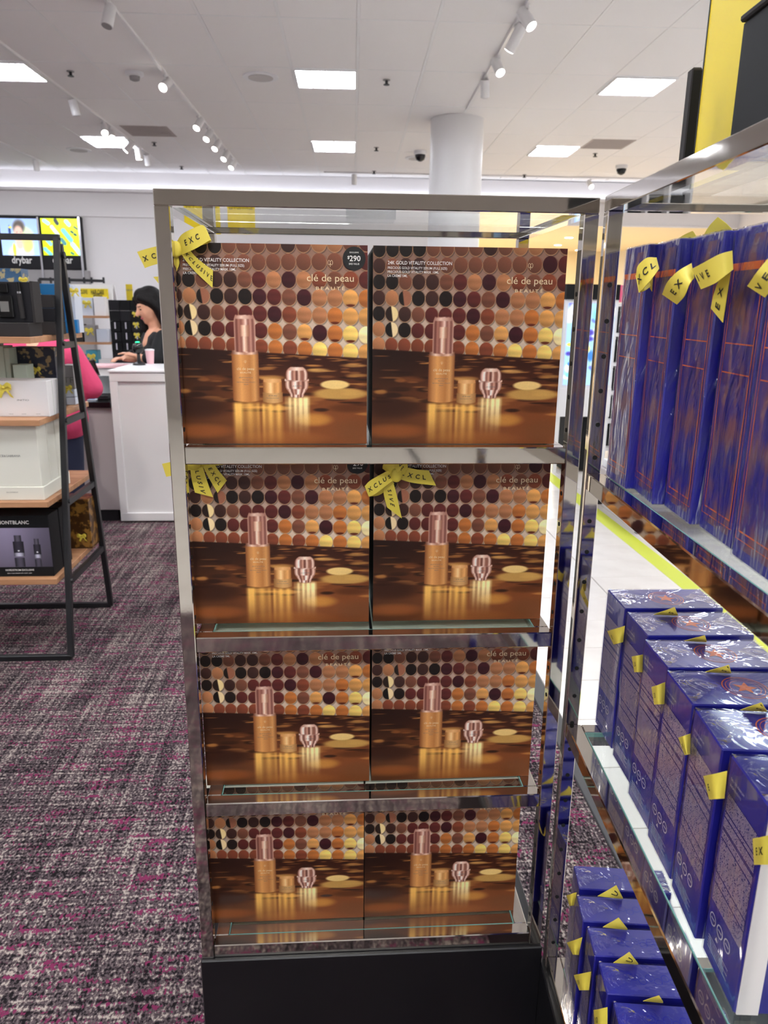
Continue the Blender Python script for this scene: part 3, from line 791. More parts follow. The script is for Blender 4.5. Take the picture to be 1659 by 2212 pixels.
def gold_box():
    t = thing('gift_box', '', 'gift box')
    MB().box(0, BW, .0004, BD, .0004, BH-.0006).build('carton', 'box_black_side', t, bevel=.0012)
    MB().box(.001, BW-.001, .0012, BD-.001, 0, .0005).build('carton_base', 'card_ivory', t); MB().box(.001, BW-.001, .0012, BD-.001, BH-.0007, BH-.0001).build('carton_top', 'card_ivory', t)
    link('printed_front', art_me, None, t)
    y = -.0004
    w_ = MB()
    tx, tz = .0215, BH-.0215
    put_text(w_, '24K GOLD VITALITY COLLECTION', (tx, y, tz-.004), EX, EZ, .0048, width=.094, bold=.008)
    put_text(w_, 'PRECIOUS GOLD VITALITY SERUM (FULL SIZE)', (tx, y, tz-.0105), EX, EZ, .0034, width=.087, bold=.004)
    put_text(w_, 'PRECIOUS GOLD VITALITY MASK 10ML', (tx, y, tz-.016), EX, EZ, .0034, width=.075, bold=.004)
    put_text(w_, 'LA CRÈME 5ML', (tx, y, tz-.0215), EX, EZ, .0034, width=.029, bold=.004)
    w_.build('lettering', 'print_white', t)
    g = MB(); cx = .232
    emblem(g, cx, BH-.0245, y, .0062)
    put_text(g, 'clé de peau', (cx, y, BH-.0505), EX, EZ, .0098, 'c', width=.068, bold=.0, res=4)
    put_text(g, 'BEAUTÉ', (cx, y, BH-.0625), EX, EZ, .0046, 'c', width=.042, bold=.004, spacing=1.4)
    g.build('gold_lettering', 'print_cream', t)
    s_ = MB(); bx = BW*.367; bz = BH*(1-.58)
    emblem(s_, bx, bz+.002, y, .0030)
    put_text(s_, 'clé de peau', (bx, y, bz-.0105), EX, EZ, .0040, 'c', width=.0255)
    put_text(s_, 'BEAUTÉ', (bx, y, bz-.0155), EX, EZ, .0024, 'c', width=.016)
    s_.build('bottle_lettering', 'print_cream', t)
    d_ = MB()
    for k, tt in enumerate(('SERUM VITALITE OR', 'PRECIEUX', 'PRECIOUS GOLD VITALITY', 'SERUM')): put_text(d_, tt, (bx, y, bz-.0225-k*.0034), EX, EZ, .0016, 'c')
    put_text(d_, 'clé de peau', (BW*.504, y, BH*(1-.750)), EX, EZ, .0022, 'c', width=.0125)
    put_text(d_, 'PRECIOUS GOLD MASK', (BW*.504, y, BH*(1-.762)), EX, EZ, .0013, 'c', width=.019)
    put_text(d_, 'LA CRÈME', (BW*.632, y, BH*(1-.70)), EX, EZ, .0020, 'c', width=.015)
    d_.build('product_lettering', 'print_grey', t)
    return t
proto_gold = gold_box()
rows_ = [(1.257, .0075, .3015, .032), (.950, .0135, .3065, .058), (.644, .016, .3055, .054), (.3485, .007, .2945, .054)]
GL = [['gold skincare gift box with round price sticker and yellow bow on the top shelf', 'gold skincare gift box on the top shelf without a price sticker'],
      ['gold skincare gift box with price sticker and yellow bow on the second shelf', 'gold skincare gift box on the second shelf with a yellow bow and no sticker'],
      ['gold skincare gift box on the third shelf, beside the carpet', 'gold skincare gift box on the third shelf, on the side of the blue boxes'],
      ['gold skincare gift box on the lowest shelf, beside the carpet', 'gold skincare gift box on the lowest shelf, on the side of the blue boxes']]
gold = {}
for r, (z, xa, xb, y) in enumerate(rows_):
    for c, x in enumerate((xa, xb)):
        o = proto_gold if (r, c) == (0, 0) else copy_tree(proto_gold)
        rz = radians({(0, 0): .0, (0, 1): .0, (1, 0): -.3, (2, 1): .4, (3, 1): .5}.get((r, c), 0))
        place(o, (x, y, z+.0004), rz); o['label'] = GL[r][c]; o['group'] = 'gold gift boxes on the rack'; gold[r, c] = o
def price_sticker(o):
    cx, cz, r = .2665, BH-.0185, .0165
    s = MB(); s.cyl((cx, -.0004, cz), (cx, -.0009, cz), r, n=40); so = s.build('price_sticker', 'print_black', o)
    so['label'] = 'round black sticker reading $290, $425 value'
    t = MB(); y = -.0012
    put_text(t, 'EXCLUSIVE', (cx, y, cz+.0075), EX, EZ, .0018, 'c', width=.013, bold=.01)
    put_text(t, '$', (cx-.0096, y, cz-.0005), EX, EZ, .0042, 'l', bold=.01)
    put_text(t, '290', (cx-.0066, y, cz-.0035), EX, EZ, .0076, 'l', width=.0158, bold=.012)
    put_text(t, '$425 VALUE', (cx, y, cz-.0085), EX, EZ, .0024, 'c', width=.015, bold=.004)
    t.build('sticker_lettering', 'print_white', so)
price_sticker(gold[0, 0]); price_sticker(gold[1, 0])
# ---- ribbons tied on the boxes
def bow(owner, strips, knot=None, name='ribbon_bow'):
    for i, (st, txt, kw) in enumerate(strips):
        rb, tx = MB(), MB(); st.geo(rb)
        if txt: st.letters(tx, txt, **kw)
        o = rb.build('ribbon_loop' if i == 0 else 'ribbon_tail', 'ribbon_yellow', owner, smooth=True, world=True)
        if tx.v: tx.build('ribbon_lettering', 'print_black', o, world=True)
    if knot is not None: MB().sphere(knot[0], knot[1], 12, 8).build('ribbon_knot', 'ribbon_yellow', owner, smooth=True, world=True)
yb = .026
bow(gold[0, 0], [
    (px_strip([[(383, 520), (388, 552)], [(393, 506), (403, 546)], [(415, 494), (428, 534)], [(438, 486), (453, 519)], [(444, 500), (452, 524)], [(420, 512), (424, 534)], [(390, 530), (392, 546)]], 'y', yb, [0, -.010, -.016, -.010, 0, .002, .002], 30), 'EXC', dict(start=.16, frac=.36, gap=1.6)),
    (px_strip([[(296, 544), (313, 579)], [(318, 537), (330, 573)], [(345, 531), (352, 567)], [(384, 528), (384, 556)]], 'y', yb+.003, [0, 0, 0, -.002]), 'XCLU', dict(start=.06, frac=.36, gap=1.8)),
    (px_strip([[(408, 538), (390, 546)], [(424, 556), (403, 565)], [(441, 570), (425, 590)], [(460, 584), (459, 622)]], 'y', yb+.002, [-.006, -.004, 0, 0]), 'XCLUSIVE', dict(start=.04, frac=.36, gap=1.35)),
    (px_strip([[(370, 552), (386, 556)], [(366, 572), (387, 572)], [(368, 600), (376, 596)]], 'y', yb+.002, [-.002, -.001, 0]), '', {}),
    (px_strip([[(331, 598), (345, 597)], [(343, 613), (347, 612)]], 'y', yb+.004), '', {}),
], (at(380, 538, 'y', yb-.003), (.009, .004, .011)))
yb = .0515
bow(gold[1, 0], [
    (px_strip([[(402, 984), (410, 1016)], [(445, 980), (442, 1010)], [(503, 982), (497, 1001)]], 'y', yb), 'SIVE', dict(start=.25, frac=.36, gap=1.4)),
    (px_strip([[(438, 1008), (411, 1014)], [(447, 1038), (414, 1036)], [(460, 1074), (421, 1064)]], 'y', yb, [-.004, -.002, 0]), 'LUSIV', dict(start=.1, frac=.34, gap=1.3)),
    (px_strip([[(462, 1002), (438, 1008)], [(475, 1020), (452, 1034)], [(490, 1038), (470, 1065)]], 'y', yb+.001, [-.003, -.001, 0]), 'EXCLU', dict(start=.12, frac=.36, gap=1.2)),
    (px_strip([[(350, 1002), (359, 1030)], [(374, 997), (378, 1026)], [(412, 990), (410, 1015)]], 'y', yb), '', {}),
], (at(418, 1002, 'y', yb-.004), (.011, .004, .010)))
bow(gold[1, 1], [
    (px_strip([[(826, 1012), (850, 1030)], [(829, 1002), (845, 1020)], [(848, 990), (852, 1012)], [(874, 992), (858, 1018)], [(881, 1008), (856, 1030)], [(874, 1024), (853, 1033)]], 'y', yb-.002, [-.004, -.012, -.016, -.014, -.008, -.003], 28), 'VE', dict(start=.55, frac=.34, gap=1.4)),
    (px_strip([[(788, 1050), (797, 1073)], [(800, 1038), (812, 1066)], [(830, 1021), (838, 1046)], [(848, 1014), (858, 1031)]], 'y', yb-.003, [-.014, -.016, -.012, -.004]), 'XCLUS', dict(start=.06, frac=.38, gap=1.4)),
    (px_strip([[(872, 1008), (860, 1034)], [(900, 1014), (892, 1043)], [(926, 1016), (942, 1049)]], 'y', yb, [-.004, -.003, 0]), 'EXCLUSI', dict(start=.04, frac=.38, gap=1.5)),
    (px_strip([[(848, 1036), (830, 1050)], [(857, 1070), (829, 1068)], [(868, 1120), (836, 1096)]], 'y', yb, [-.004, -.002, 0]), 'SIVE', dict(start=.22, frac=.36, gap=1.5)),
    (px_strip([[(788, 1050), (797, 1073)], [(812, 1056), (822, 1068)], [(845, 1036), (852, 1044)]], 'y', yb+.001, [-.014, 0, 0]), '', {}),
], (at(856, 1026, 'y', yb-.010), (.010, .005, .012)))

# ================================================================ RIGHT RACK (turned to face the first, running towards the viewer)
AR = radians(3.0)
O2 = np.array([.6275, .004, 0.])
EL = np.array([-sin(AR), -cos(AR), 0.]); ED = np.array([cos(AR), -sin(AR), 0.])
# local x of the rack runs along EL, local y along ED: a rotation by -(90 + 3) degrees
rack2 = thing('display_rack', 'polished chrome rack full of blue film-wrapped boxes', 'display rack', O2, -radians(90)-AR)
rack_parts(rack2, .70, .40, 1.6155, [1.220, .792, .312], .285)
def rl(l, d, z): return O2+EL*l+ED*d+np.array([0, 0, z])
# ---- blue boxes
def frame_lines(mb, x0, x1, z0, z1, y, t):
    for a, b, c, d in ((x0, x1, z0, z0+t), (x0, x1, z1-t, z1), (x0, x0+t, z0, z1), (x1-t, x1, z0, z1)):
        mb.add([(a, y, c), (b, y, c), (b, y, d), (a, y, d)], [(0, 1, 2, 3)])
def uv_quad(name, pts, m, parent):
    me = bpy.data.meshes.new(name); me.from_pydata([tuple(map(float, p)) for p in pts], [], [(0, 1, 2, 3)])
    uv = me.uv_layers.new(name='UVMap')
    for i, c in enumerate(((0, 0), (1, 0), (1, 1), (0, 1))): uv.data[i].uv = c
    return link(name, me, m, parent)
def ring(mb, c, ex, ey, r0, r1, n=28):
    c, ex, ey = (np.array(t, float) for t in (c, ex, ey)); V = []
    for k in range(n): a = 2*pi*k/n; V += [c+r0*(cos(a)*ex+sin(a)*ey), c+r1*(cos(a)*ex+sin(a)*ey)]
    mb.add(V, [(2*k, 2*((k+1) % n), 2*((k+1) % n)+1, 2*k+1) for k in range(n)])
def star(mb, c, ex, ey, r):
    c, ex, ey = (np.array(t, float) for t in (c, ex, ey)); V = []
    for k in range(10):
        a = pi/2+k*pi/5; q = r if k % 2 == 0 else r*.42; V.append(c+q*(cos(a)*ex+sin(a)*ey))
    mb.add(V+[c], [(k, (k+1) % 10, 10) for k in range(10)])
def wrap(t, w, d, h, m='film'):
    MB().box(-.0012, w+.0012, -.0012, d+.0012, -.0, h+.0012).build('film_wrap', m, t, bevel=.0012)
# local frame of a box: x along its front (from the far corner towards the viewer), y into the rack, front at y = 0
def tall_box():
    w, d, h = .086, .20, .322
    t = thing('perfume_box', '', 'perfume box')
    MB().box(0, w, 0, d, .0005, h).build('carton', 'box_blue', t, bevel=.0015)
    MB().add([(.010, -.0003, .012), (w-.010, -.0003, .012), (w-.010, -.0003, h-.008), (.010, -.0003, h-.008)], [(0, 1, 2, 3)]).build('front_panel', 'blue_front', t)
    o = MB()
    frame_lines(o, .009, w-.009, .028, h-.040, -.0006, .0016); frame_lines(o, .004, w-.004, .020, h-.034, -.0005, .0009)
    for z in (h-.115, h-.145): o.add([(.009, -.0006, z), (w-.009, -.0006, z), (w-.009, -.0006, z+.0013), (.009, -.0006, z+.0013)], [(0, 1, 2, 3)])
    o.add([(.004, -.0007, h-.040), (w-.004, -.0007, h-.040), (w-.004, -.0007, h-.034), (.004, -.0007, h-.034)], [(0, 1, 2, 3)])
    o.build('orange_frame', 'print_orange', t)
    s = MB(); ring(s, (w/2, -.0006, .085), EX, EZ, .027, .0276, 40); s.build('engraved_ring', 'blue_front', t)
    wrap(t, w, d, h); return t
def text_box(w, d, h, bottom=False):
    t = thing('perfume_box', '', 'perfume box')
    MB().box(0, w, 0, d, .0005, h).build('carton', 'box_blue', t, bevel=.0015)
    y = -.0005
    uv_quad('fine_print', [(.006, y, h*.30), (w-.006, y, h*.30), (w-.006, y, h*.84), (.006, y, h*.84)], 'fine_print', t)
    p = MB()
    put_text(p, 'INGREDIENTS', (.008, y-.0001, h*.875), EX, EZ, .0028); put_text(p, 'EAU DE PARFUM', (.008, y-.0001, h*.905), EX, EZ, .0028)
    for k in range(3): ring(p, (.014+k*.0175, y, h*.215), EX, EZ, .0058, .0072, 20)
    for k in range(3): p.add([(.010+k*.0175, y, h*.215-.0005), (.018+k*.0175, y, h*.215-.0005), (.018+k*.0175, y, h*.215+.0008), (.010+k*.0175, y, h*.215+.0008)], [(0, 1, 2, 3)])
    p.add([(.024, y, h*.148), (.030, y, h*.148), (.027, y, h*.17)], [(0, 1, 2)])
    for k in range(5): p.add([(.010, y, h*.12-k*.0032), (w*.72-(k % 2)*.008, y, h*.12-k*.0032), (w*.72-(k % 2)*.008, y, h*.12-k*.0032+.0008), (.010, y, h*.12-k*.0032+.0008)], [(0, 1, 2, 3)])
    p.build('printed_marks', 'print_silver', t)
    e = MB(); c = (w/2, d*.52, h+.0004)
    if not bottom:
        ring(e, c, EX, (0, 1, 0), .0250, .0262); ring(e, c, EX, (0, 1, 0), .0215, .0222); ring(e, c, EX, (0, 1, 0), .0170, .0176); star(e, c, EX, (0, 1, 0), .0145)
    else:
        for k in range(9): ring(e, (w*.5+((k % 2)-.5)*.006, d*.30+k*.011, h+.0004), EX, (0, 1, 0), .0052, .0058, 14)
    e.build('top_emblem', 'print_orange' if not bottom else 'box_blue_bright', t)
    # folded ends of the film: two crossed triangles a hair above the lid
    z = h+.0022
    MB().add([(0, 0, z), (w, 0, z), (w/2, d*.30, z+.0008)], [(0, 1, 2)]).build('film_fold', 'film', t)
    MB().add([(0, d, z), (w/2, d*.72, z+.0008), (w, d, z)], [(0, 1, 2)]).build('film_fold', 'film', t)
    wrap(t, w, d, h, 'film_smooth'); return t
def set_box(o, far, near, z, label, group):
    far, near = np.array(far), np.array(near); dl = near-far
    place(o, (far[0], far[1], z), atan2(dl[1], dl[0])); o['label'] = label; o['group'] = group; return o
ORD = ['first', 'second', 'third', 'fourth', 'fifth', 'sixth', 'seventh']
pT = tall_box()
tall_pos = [((.650, -.036), (.647, -.118)), ((.658, -.122), (.649, -.208)), ((.662, -.214), (.655, -.30)), ((.663, -.307), (.656, -.393)), ((.649, -.408), (.642, -.494)), ((.643, -.500), (.637, -.586))]
tall = []
for i, (a, b) in enumerate(tall_pos):
    o = pT if i == 0 else copy_tree(pT)
    tall.append(set_box(o, a, b, 1.2205, 'tall blue box with orange lines on the upper shelf, %s from gold rack' % ORD[i], 'tall blue boxes on the upper shelf'))
pM_ = text_box(.080, .150, .238)
mid_pos = [((.678, -.014), (.676, -.094)), ((.673, -.110), (.671, -.190)), ((.661, -.205), (.658, -.285)), ((.653, -.294), (.648, -.374)), ((.646, -.383), (.637, -.463)), ((.641, -.473), (.634, -.553))]
midb = []
for i, (a, b) in enumerate(mid_pos):
    o = pM_ if i == 0 else copy_tree(pM_)
    midb.append(set_box(o, a, b, .7925, 'blue box with star lid on the middle shelf, %s from the gold rack' % ORD[i], 'blue boxes on the middle shelf'))
MB().box(.0815, .083, .001, .022, .003, .236).build('white_edge', 'card_white', midb[5])
pB_ = text_box(.054, .150, .222, True)
low_pos = [((.648, -.045), (.641, -.098)), ((.632, -.113), (.625, -.168)), ((.628, -.178), (.622, -.232)), ((.624, -.242), (.617, -.300)), ((.622, -.308), (.615, -.362)), ((.618, -.372), (.611, -.426)), ((.616, -.436), (.609, -.490))]
lowb = []
for i, (a, b) in enumerate(low_pos):
    o = pB_ if i == 0 else copy_tree(pB_)
    a = (a[0]+.004, a[1]); b = (b[0]+.004, b[1])
    lowb.append(set_box(o, a, b, .3125, 'narrow blue box with embossed lid on the bottom shelf, %s from gold rack' % ORD[i], 'narrow blue boxes on the bottom shelf'))
# ribbons on the blue boxes
def xs(pairs, x, off, n=18): return px_strip(pairs, 'x', x, off, n)
bow(tall[0], [(xs([[(1374, 594), (1381, 632)], [(1378, 574), (1394, 618)], [(1397, 557), (1408, 602)], [(1418, 556), (1424, 580)]], .636, [-.012, -.012, -.008, 0], 22), 'XCLU', dict(start=.06, frac=.36, gap=1.1)),
              (xs([[(1374, 594), (1381, 632)], [(1384, 606), (1392, 628)], [(1400, 596), (1406, 618)]], .636, [-.012, -.001, .006], 12), '', {}),
              (xs([[(1398, 596), (1410, 596)], [(1400, 616), (1408, 630)]], .644, [0, 0]), '', {})], name='ribbon_loop')
bow(tall[1], [(xs([[(1430, 636), (1462, 658)], [(1441, 610), (1478, 640)], [(1464, 586), (1489, 614)], [(1494, 568), (1500, 600)]], .634, [-.004, -.010, -.010, 0]), 'EXC', dict(start=.30, frac=.36, gap=1.4)),
              (xs([[(1456, 521), (1500, 517)], [(1476, 508), (1505, 514)], [(1495, 499), (1497, 500)]], .70, [0, 0, 0]), '', {})], name='ribbon_loop')
bow(tall[2], [(xs([[(1494, 581), (1514, 625)], [(1524, 565), (1544, 612)], [(1554, 549), (1566, 596)], [(1582, 541), (1584, 582)]], .634, [-.006, -.010, -.008, 0]), 'IVE', dict(start=.08, frac=.38, gap=1.8)),
              (xs([[(1535, 666), (1561, 697)], [(1542, 634), (1568, 650)], [(1553, 604), (1578, 588)]], .638, [0, 0, -.002]), 'EXC', dict(start=.16, frac=.40, gap=1.6)),
              (xs([[(1518, 511), (1584, 499)], [(1532, 488), (1570, 484)], [(1550, 469), (1552, 470)]], .70, [0, 0, 0]), '', {})], name='ribbon_loop')
bow(tall[3], [(xs([[(1614, 618), (1652, 643)], [(1636, 586), (1676, 612)], [(1664, 552), (1705, 570)]], .630, [-.004, -.008, 0]), 'VEX', dict(start=.12, frac=.36, gap=1.7))], name='ribbon_loop')
for i, (qd, txt) in enumerate([([(1312, 1363), (1350, 1352), (1346, 1387), (1326, 1392)], 'E'), ([(1365, 1418), (1389, 1414), (1388, 1452), (1371, 1452)], 'LU'), ([(1408, 1484), (1437, 1474), (1435, 1521), (1414, 1522)], 'SI'),
        ([(1466, 1593), (1492, 1585), (1491, 1629), (1480, 1631)], 'V'), ([(1520, 1676), (1571, 1666), (1565, 1725), (1533, 1727)], 'E'), ([(1627, 1812), (1680, 1800), (1680, 1868), (1630, 1868)], 'EX')]):
    p0, p1, p2, p3 = qd; xf = mid_pos[i][1][0]; lerp2 = lambda a, b, t: (a[0]+(b[0]-a[0])*t, a[1]+(b[1]-a[1])*t)
    pr = [[lerp2(p0, p1, .55), lerp2(p3, p2, .55)], [lerp2(p0, p1, .18), lerp2(p3, p2, .18)], [p0, p3], [lerp2(p0, p1, .30), lerp2(p3, p2, .30)], [lerp2(p0, p1, .65), lerp2(p3, p2, .65)], [p1, p2]]
    strips = [(xs(pr, xf-.010, [.006, .003, -.003, -.009, -.006, 0], 26), txt, dict(start=.52, frac=.34, gap=1.5))]
    tp = [[(1412, 1328), (1464, 1328), (1457, 1311)], [(1478, 1385), (1526, 1385), (1522, 1372)], [(1523, 1452), (1579, 1453), (1574, 1436)], [(1600, 1534), (1656, 1536), (1644, 1517)]]
    if i < 4:
        a, b, c = tp[i]; zt = 1.036
        strips.append((px_strip([[a, (b[0], b[1]+2)], [lerp2(a, c, .6), b], [c, lerp2(c, b, .5)]], 'z', zt, [-.004, .006, .012], 14), 'SI' if i != 1 else '', dict(start=.55, frac=.4)))
    bow(midb[i], strips, name='ribbon_loop')
for i, (qd, txt) in enumerate([([(1224, 1934), (1246, 1928), (1240, 1956), (1231, 1957)], 'S'), ([(1225, 2036), (1258, 2025), (1250, 2063), (1238, 2062)], 'E'), ([(1240, 2106), (1277, 2099), (1272, 2139), (1252, 2139)], 'SIV'), ([(1283, 2182), (1312, 2176), (1312, 2224), (1286, 2226)], 'XO')]):
    p0, p1, p2, p3 = qd; xf = low_pos[i][1][0]
    pr = [[lerp2(p0, p1, .55), lerp2(p3, p2, .55)], [lerp2(p0, p1, .15), lerp2(p3, p2, .15)], [p0, p3], [lerp2(p0, p1, .35), lerp2(p3, p2, .35)], [p1, p2]]
    strips = [(xs(pr, xf-.008, [.006, .003, -.002, -.006, .002], 22), txt, dict(start=.45, frac=.34, gap=1.3))]
    a, b, c = [[(1291, 1936), (1345, 1939), (1331, 1912)], [(1302, 2003), (1355, 2006), (1336, 1982)], [(1325, 2080), (1378, 2081), (1359, 2056)], [(1389, 2163), (1432, 2164), (1423, 2150)]][i]
    strips.append((px_strip([[a, (b[0], b[1]+3)], [lerp2(a, c, .6), b], [c, lerp2(c, b, .55)]], 'z', .540, [-.004, .006, .012], 14), 'USI' if i in (0, 2) else '', dict(start=.4, frac=.4)))
    bow(lowb[i], strips, name='ribbon_loop')
# ---- things standing on top of the right rack
zt = 1.6160
q = rl(.02, .112, zt); t = thing('sign_board', 'tall yellow sign board standing on the chrome rack above the blue boxes', 'sign', q, -radians(90)-AR)
MB().box(0, .34, 0, .006, .004, .46).build('board', 'sign_yellow', t); MB().box(-.0025, 0, -.001, .008, 0, .47).box(-.0025, .3425, -.01, .03, 0, .0038).box(.34, .3425, -.001, .008, 0, .47).build('holder', 'black_metal', t)
q = rl(.086, .066, zt); t = thing('tester_box', 'slim black carton standing on the chrome rack before the yellow sign', 'carton', q, -radians(90)-AR)
MB().box(0, .017, 0, .013, .0005, .135).build('carton', 'charcoal_card', t, bevel=.002); MB().box(.0172, .018, .001, .012, .004, .131).build('spine', 'card_black', t)
q = rl(.205, .078, zt); t = thing('tester_box', 'large black open carton standing on the chrome rack against the yellow sign', 'carton', q, -radians(90)-AR)
MB().box(0, .18, .0, .026, .0005, .150).build('carton', 'card_black', t, bevel=.002); MB().box(-.003, .183, -.003, .029, .1505, .158).build('lid', 'charcoal_card', t, bevel=.002)
# ================================================================ LEFT LADDER SHELF
LX = -.885                                   # right-hand frame
lad = thing('ladder_shelf', 'black metal ladder shelf with wooden boards full of perfume gift sets', 'shelf', (-1.4, 2.18, 0))
for x in (LX, LX-.98):
    MB().bar((x, 1.885, .012), (x, 2.205, 1.722), .024, .024, up=(0, 1, 0)).build('front_leg', 'black_metal', lad, world=True, bevel=.002)
    MB().bar((x, 2.470, .012), (x, 2.232, 1.700), .024, .024, up=(0, 1, 0)).build('rear_leg', 'black_metal', lad, world=True, bevel=.002)
    for z in (1.295, .985, .655, .325):
        yf = 1.885+(2.205-1.885)*z/1.72; yr = 2.47-(2.47-2.232)*z/1.7
        MB().bar((x, yf, z), (x, yr, z), .018, .026).build('side_bar', 'black_metal', lad, world=True)
        MB().cyl((x+.012, yf, z+.01), (x+.02, yf, z+.01), .010, n=12).build('bolt', 'black_metal', lad, world=True)
    MB().cyl((x-.02, 2.22, 1.655), (x+.022, 2.22, 1.655), .014, n=16).build('hinge', 'black_metal', lad, world=True)
MB().box(LX-.99, LX+.012, 2.193, 2.217, 1.71, 1.734).build('top_bar', 'black_metal', lad, world=True, bevel=.002)
MB().box(LX-.98, LX, 1.873, 1.897, 0, .024).build('floor_bar', 'black_metal', lad, world=True, bevel=.002)
MB().box(LX-.98, LX, 2.458, 2.482, 0, .024).build('floor_bar', 'black_metal', lad, world=True, bevel=.002)
LS = [1.338, 1.022, .692, .362]
for z in LS:
    MB().box(LX-.955, LX-.028, 1.89, 2.50, z-.024, z).build('board', 'wood', lad, world=True, bevel=.0015)
def px_x(u, v, y): return at(u, v, 'y', y)[0]
def px_z(u, v, y): return at(u, v, 'y', y)[2]
def carton(name, label, cat, x0, x1, y0, y1, z0, z1, m, grp=None, lid=None, bev=.0015):
    t = thing(name, label, cat, ((x0+x1)/2, (y0+y1)/2, z0), 0, grp)
    if lid:
        MB().box(x0, x1, y0, y1, z0, z1-lid).build('tray', m, t, world=True, bevel=bev); MB().box(x0-.001, x1+.001, y0-.001, y1+.001, z1-lid+.001, z1).build('lid', m, t, world=True, bevel=bev)
    else: MB().box(x0, x1, y0, y1, z0, z1).build('carton', m, t, world=True, bevel=bev)
    return t
def small_bow(owner, c, s=.02):
    c = np.array(c, float); mb = MB()
    L = []
    for sg in (-1, 1):
        A = [c+np.array([0, 0, .3*s]), c+np.array([sg*.9*s, -.3*s, .9*s]), c+np.array([sg*1.5*s, -.1*s, .35*s]), c+np.array([0, .1*s, -.1*s])]
        B = [p+np.array([0, -.05*s, -.75*s]) for p in A]; Strip(A, B, 14).geo(mb)
        A = [c, c+np.array([sg*.6*s, -.1*s, -.8*s]), c+np.array([sg*1.1*s, 0, -1.7*s])]; B = [p+np.array([.6*s, 0, -.25*s]) for p in A]; Strip(A, B, 10).geo(mb)
    mb.sphere(c, .35*s, 8, 6)
    return mb.build('ribbon_bow', 'ribbon_yellow', owner, world=True, smooth=True)
# top board -------------------------------------------------------
z = LS[0]; y = 1.93
xr = px_x(70, 700, y)
fs = thing('fragrance_set', 'open charcoal perfume set showing a black bottle and a travel spray', 'gift set', (xr-.12, y+.06, z))
zt_ = z+.052; zp = px_z(61, 609, y+.025)
MB().box(xr-.26, xr-.006, y-.02, y+.11, z, zt_).build('tray', 'charcoal_card', fs, world=True, bevel=.002)
MB().box(xr-.26, xr-.004, y+.025, y+.07, zt_, zp).build('insert_panel', 'charcoal_dark', fs, world=True, bevel=.002)
MB().box(xr-.004, xr+.006, y+.022, y+.10, zt_, zp+.003).build('side_flap', 'charcoal_card', fs, world=True)
bx = px_x(8, 660, y)
b_ = MB().box(bx-.03, bx+.028, y+.012, y+.024, zt_+.018, zt_+.10).build('bottle', 'black_gloss', fs, world=True, bevel=.003)
MB().box(bx-.02, bx+.016, y+.011, y+.0235, zt_+.11, zt_+.145).build('cap', 'black_gloss', b_, world=True, bevel=.002)
MB().box(bx-.018, bx+.014, y+.0108, y+.0118, zt_+.04, zt_+.078).build('label_plate', 'print_grey', b_, world=True)
ax = px_x(42, 660, y)
a_ = MB().cyl((ax+.002, y+.016, zt_+.016), (ax-.002, y+.016, zt_+.108), .0085, n=16).build('travel_spray', 'charcoal_card', fs, world=True, smooth=True)
MB().cyl((ax-.002, y+.016, zt_+.108), (ax-.0022, y+.016, zt_+.115), .0088, n=16).build('silver_band', 'silver', a_, world=True, smooth=True)
MB().cyl((ax-.0022, y+.016, zt_+.115), (ax-.003, y+.016, zt_+.150), .0080, n=16).build('spray_cap', 'black_gloss', a_, world=True, smooth=True)
y = 2.12
x0, x1 = px_x(78, 690, y), px_x(112, 690, y)
for k, (va, vb) in enumerate(((722, 696), (695, 668), (667, 640))):
    zb = z+k*.053
    carton('small_carton', 'small charcoal carton stacked behind the open perfume set, %s of three' % ('lowest', 'middle', 'topmost')[k], 'carton', x0, x1+.012, y, y+.12, zb+.0005, zb+.0525, 'charcoal_card' if k != 1 else 'charcoal_dark', 'stacked charcoal cartons')
y = 2.36
x0, x1 = px_x(78, 660, y), px_x(158, 660, y); zt2 = px_z(120, 613, y)
t = thing('blue_gift_box', 'bright blue standing gift box behind the charcoal cartons', 'gift box', ((x0+x1)/2, y+.05, z))
MB().box(x0, x1-.035, y, y+.10, z, zt2).build('body', 'blue_card', t, world=True, bevel=.002)
MB().box(x1-.033, x1-.012, y+.002, y+.10, z, zt2-.004).build('sleeve', 'blue_card', t, world=True, bevel=.002)
MB().box(x1-.010, x1+.006, y+.004, y+.10, z, zt2-.006).build('panel', 'pale_card', t, world=True, bevel=.002)
MB().box(x1-.04, px_x(172, 700, y), y-.03, y-.002, z, z+.058).build('tray', 'blue_card', t, world=True, bevel=.002)
small_bow(t, (px_x(78, 624, y-.01), y-.012, px_z(78, 624, y)), .012); small_bow(t, (px_x(160, 628, y-.01), y-.012, px_z(158, 628, y)), .013)
y = 2.27; x0, x1 = px_x(-70, 600, y), px_x(88, 600, y); x1 = min(x1, px_x(76, 690, 2.36)-.004)
t = carton('patterned_box', 'blue and gold patterned box rising behind the open perfume set', 'gift box', x0, x1, y, y+.08, z, px_z(40, 580, y), 'blue_gold_pattern')
small_bow(t, (px_x(52, 606, y), y-.006, px_z(52, 604, y)), .012)
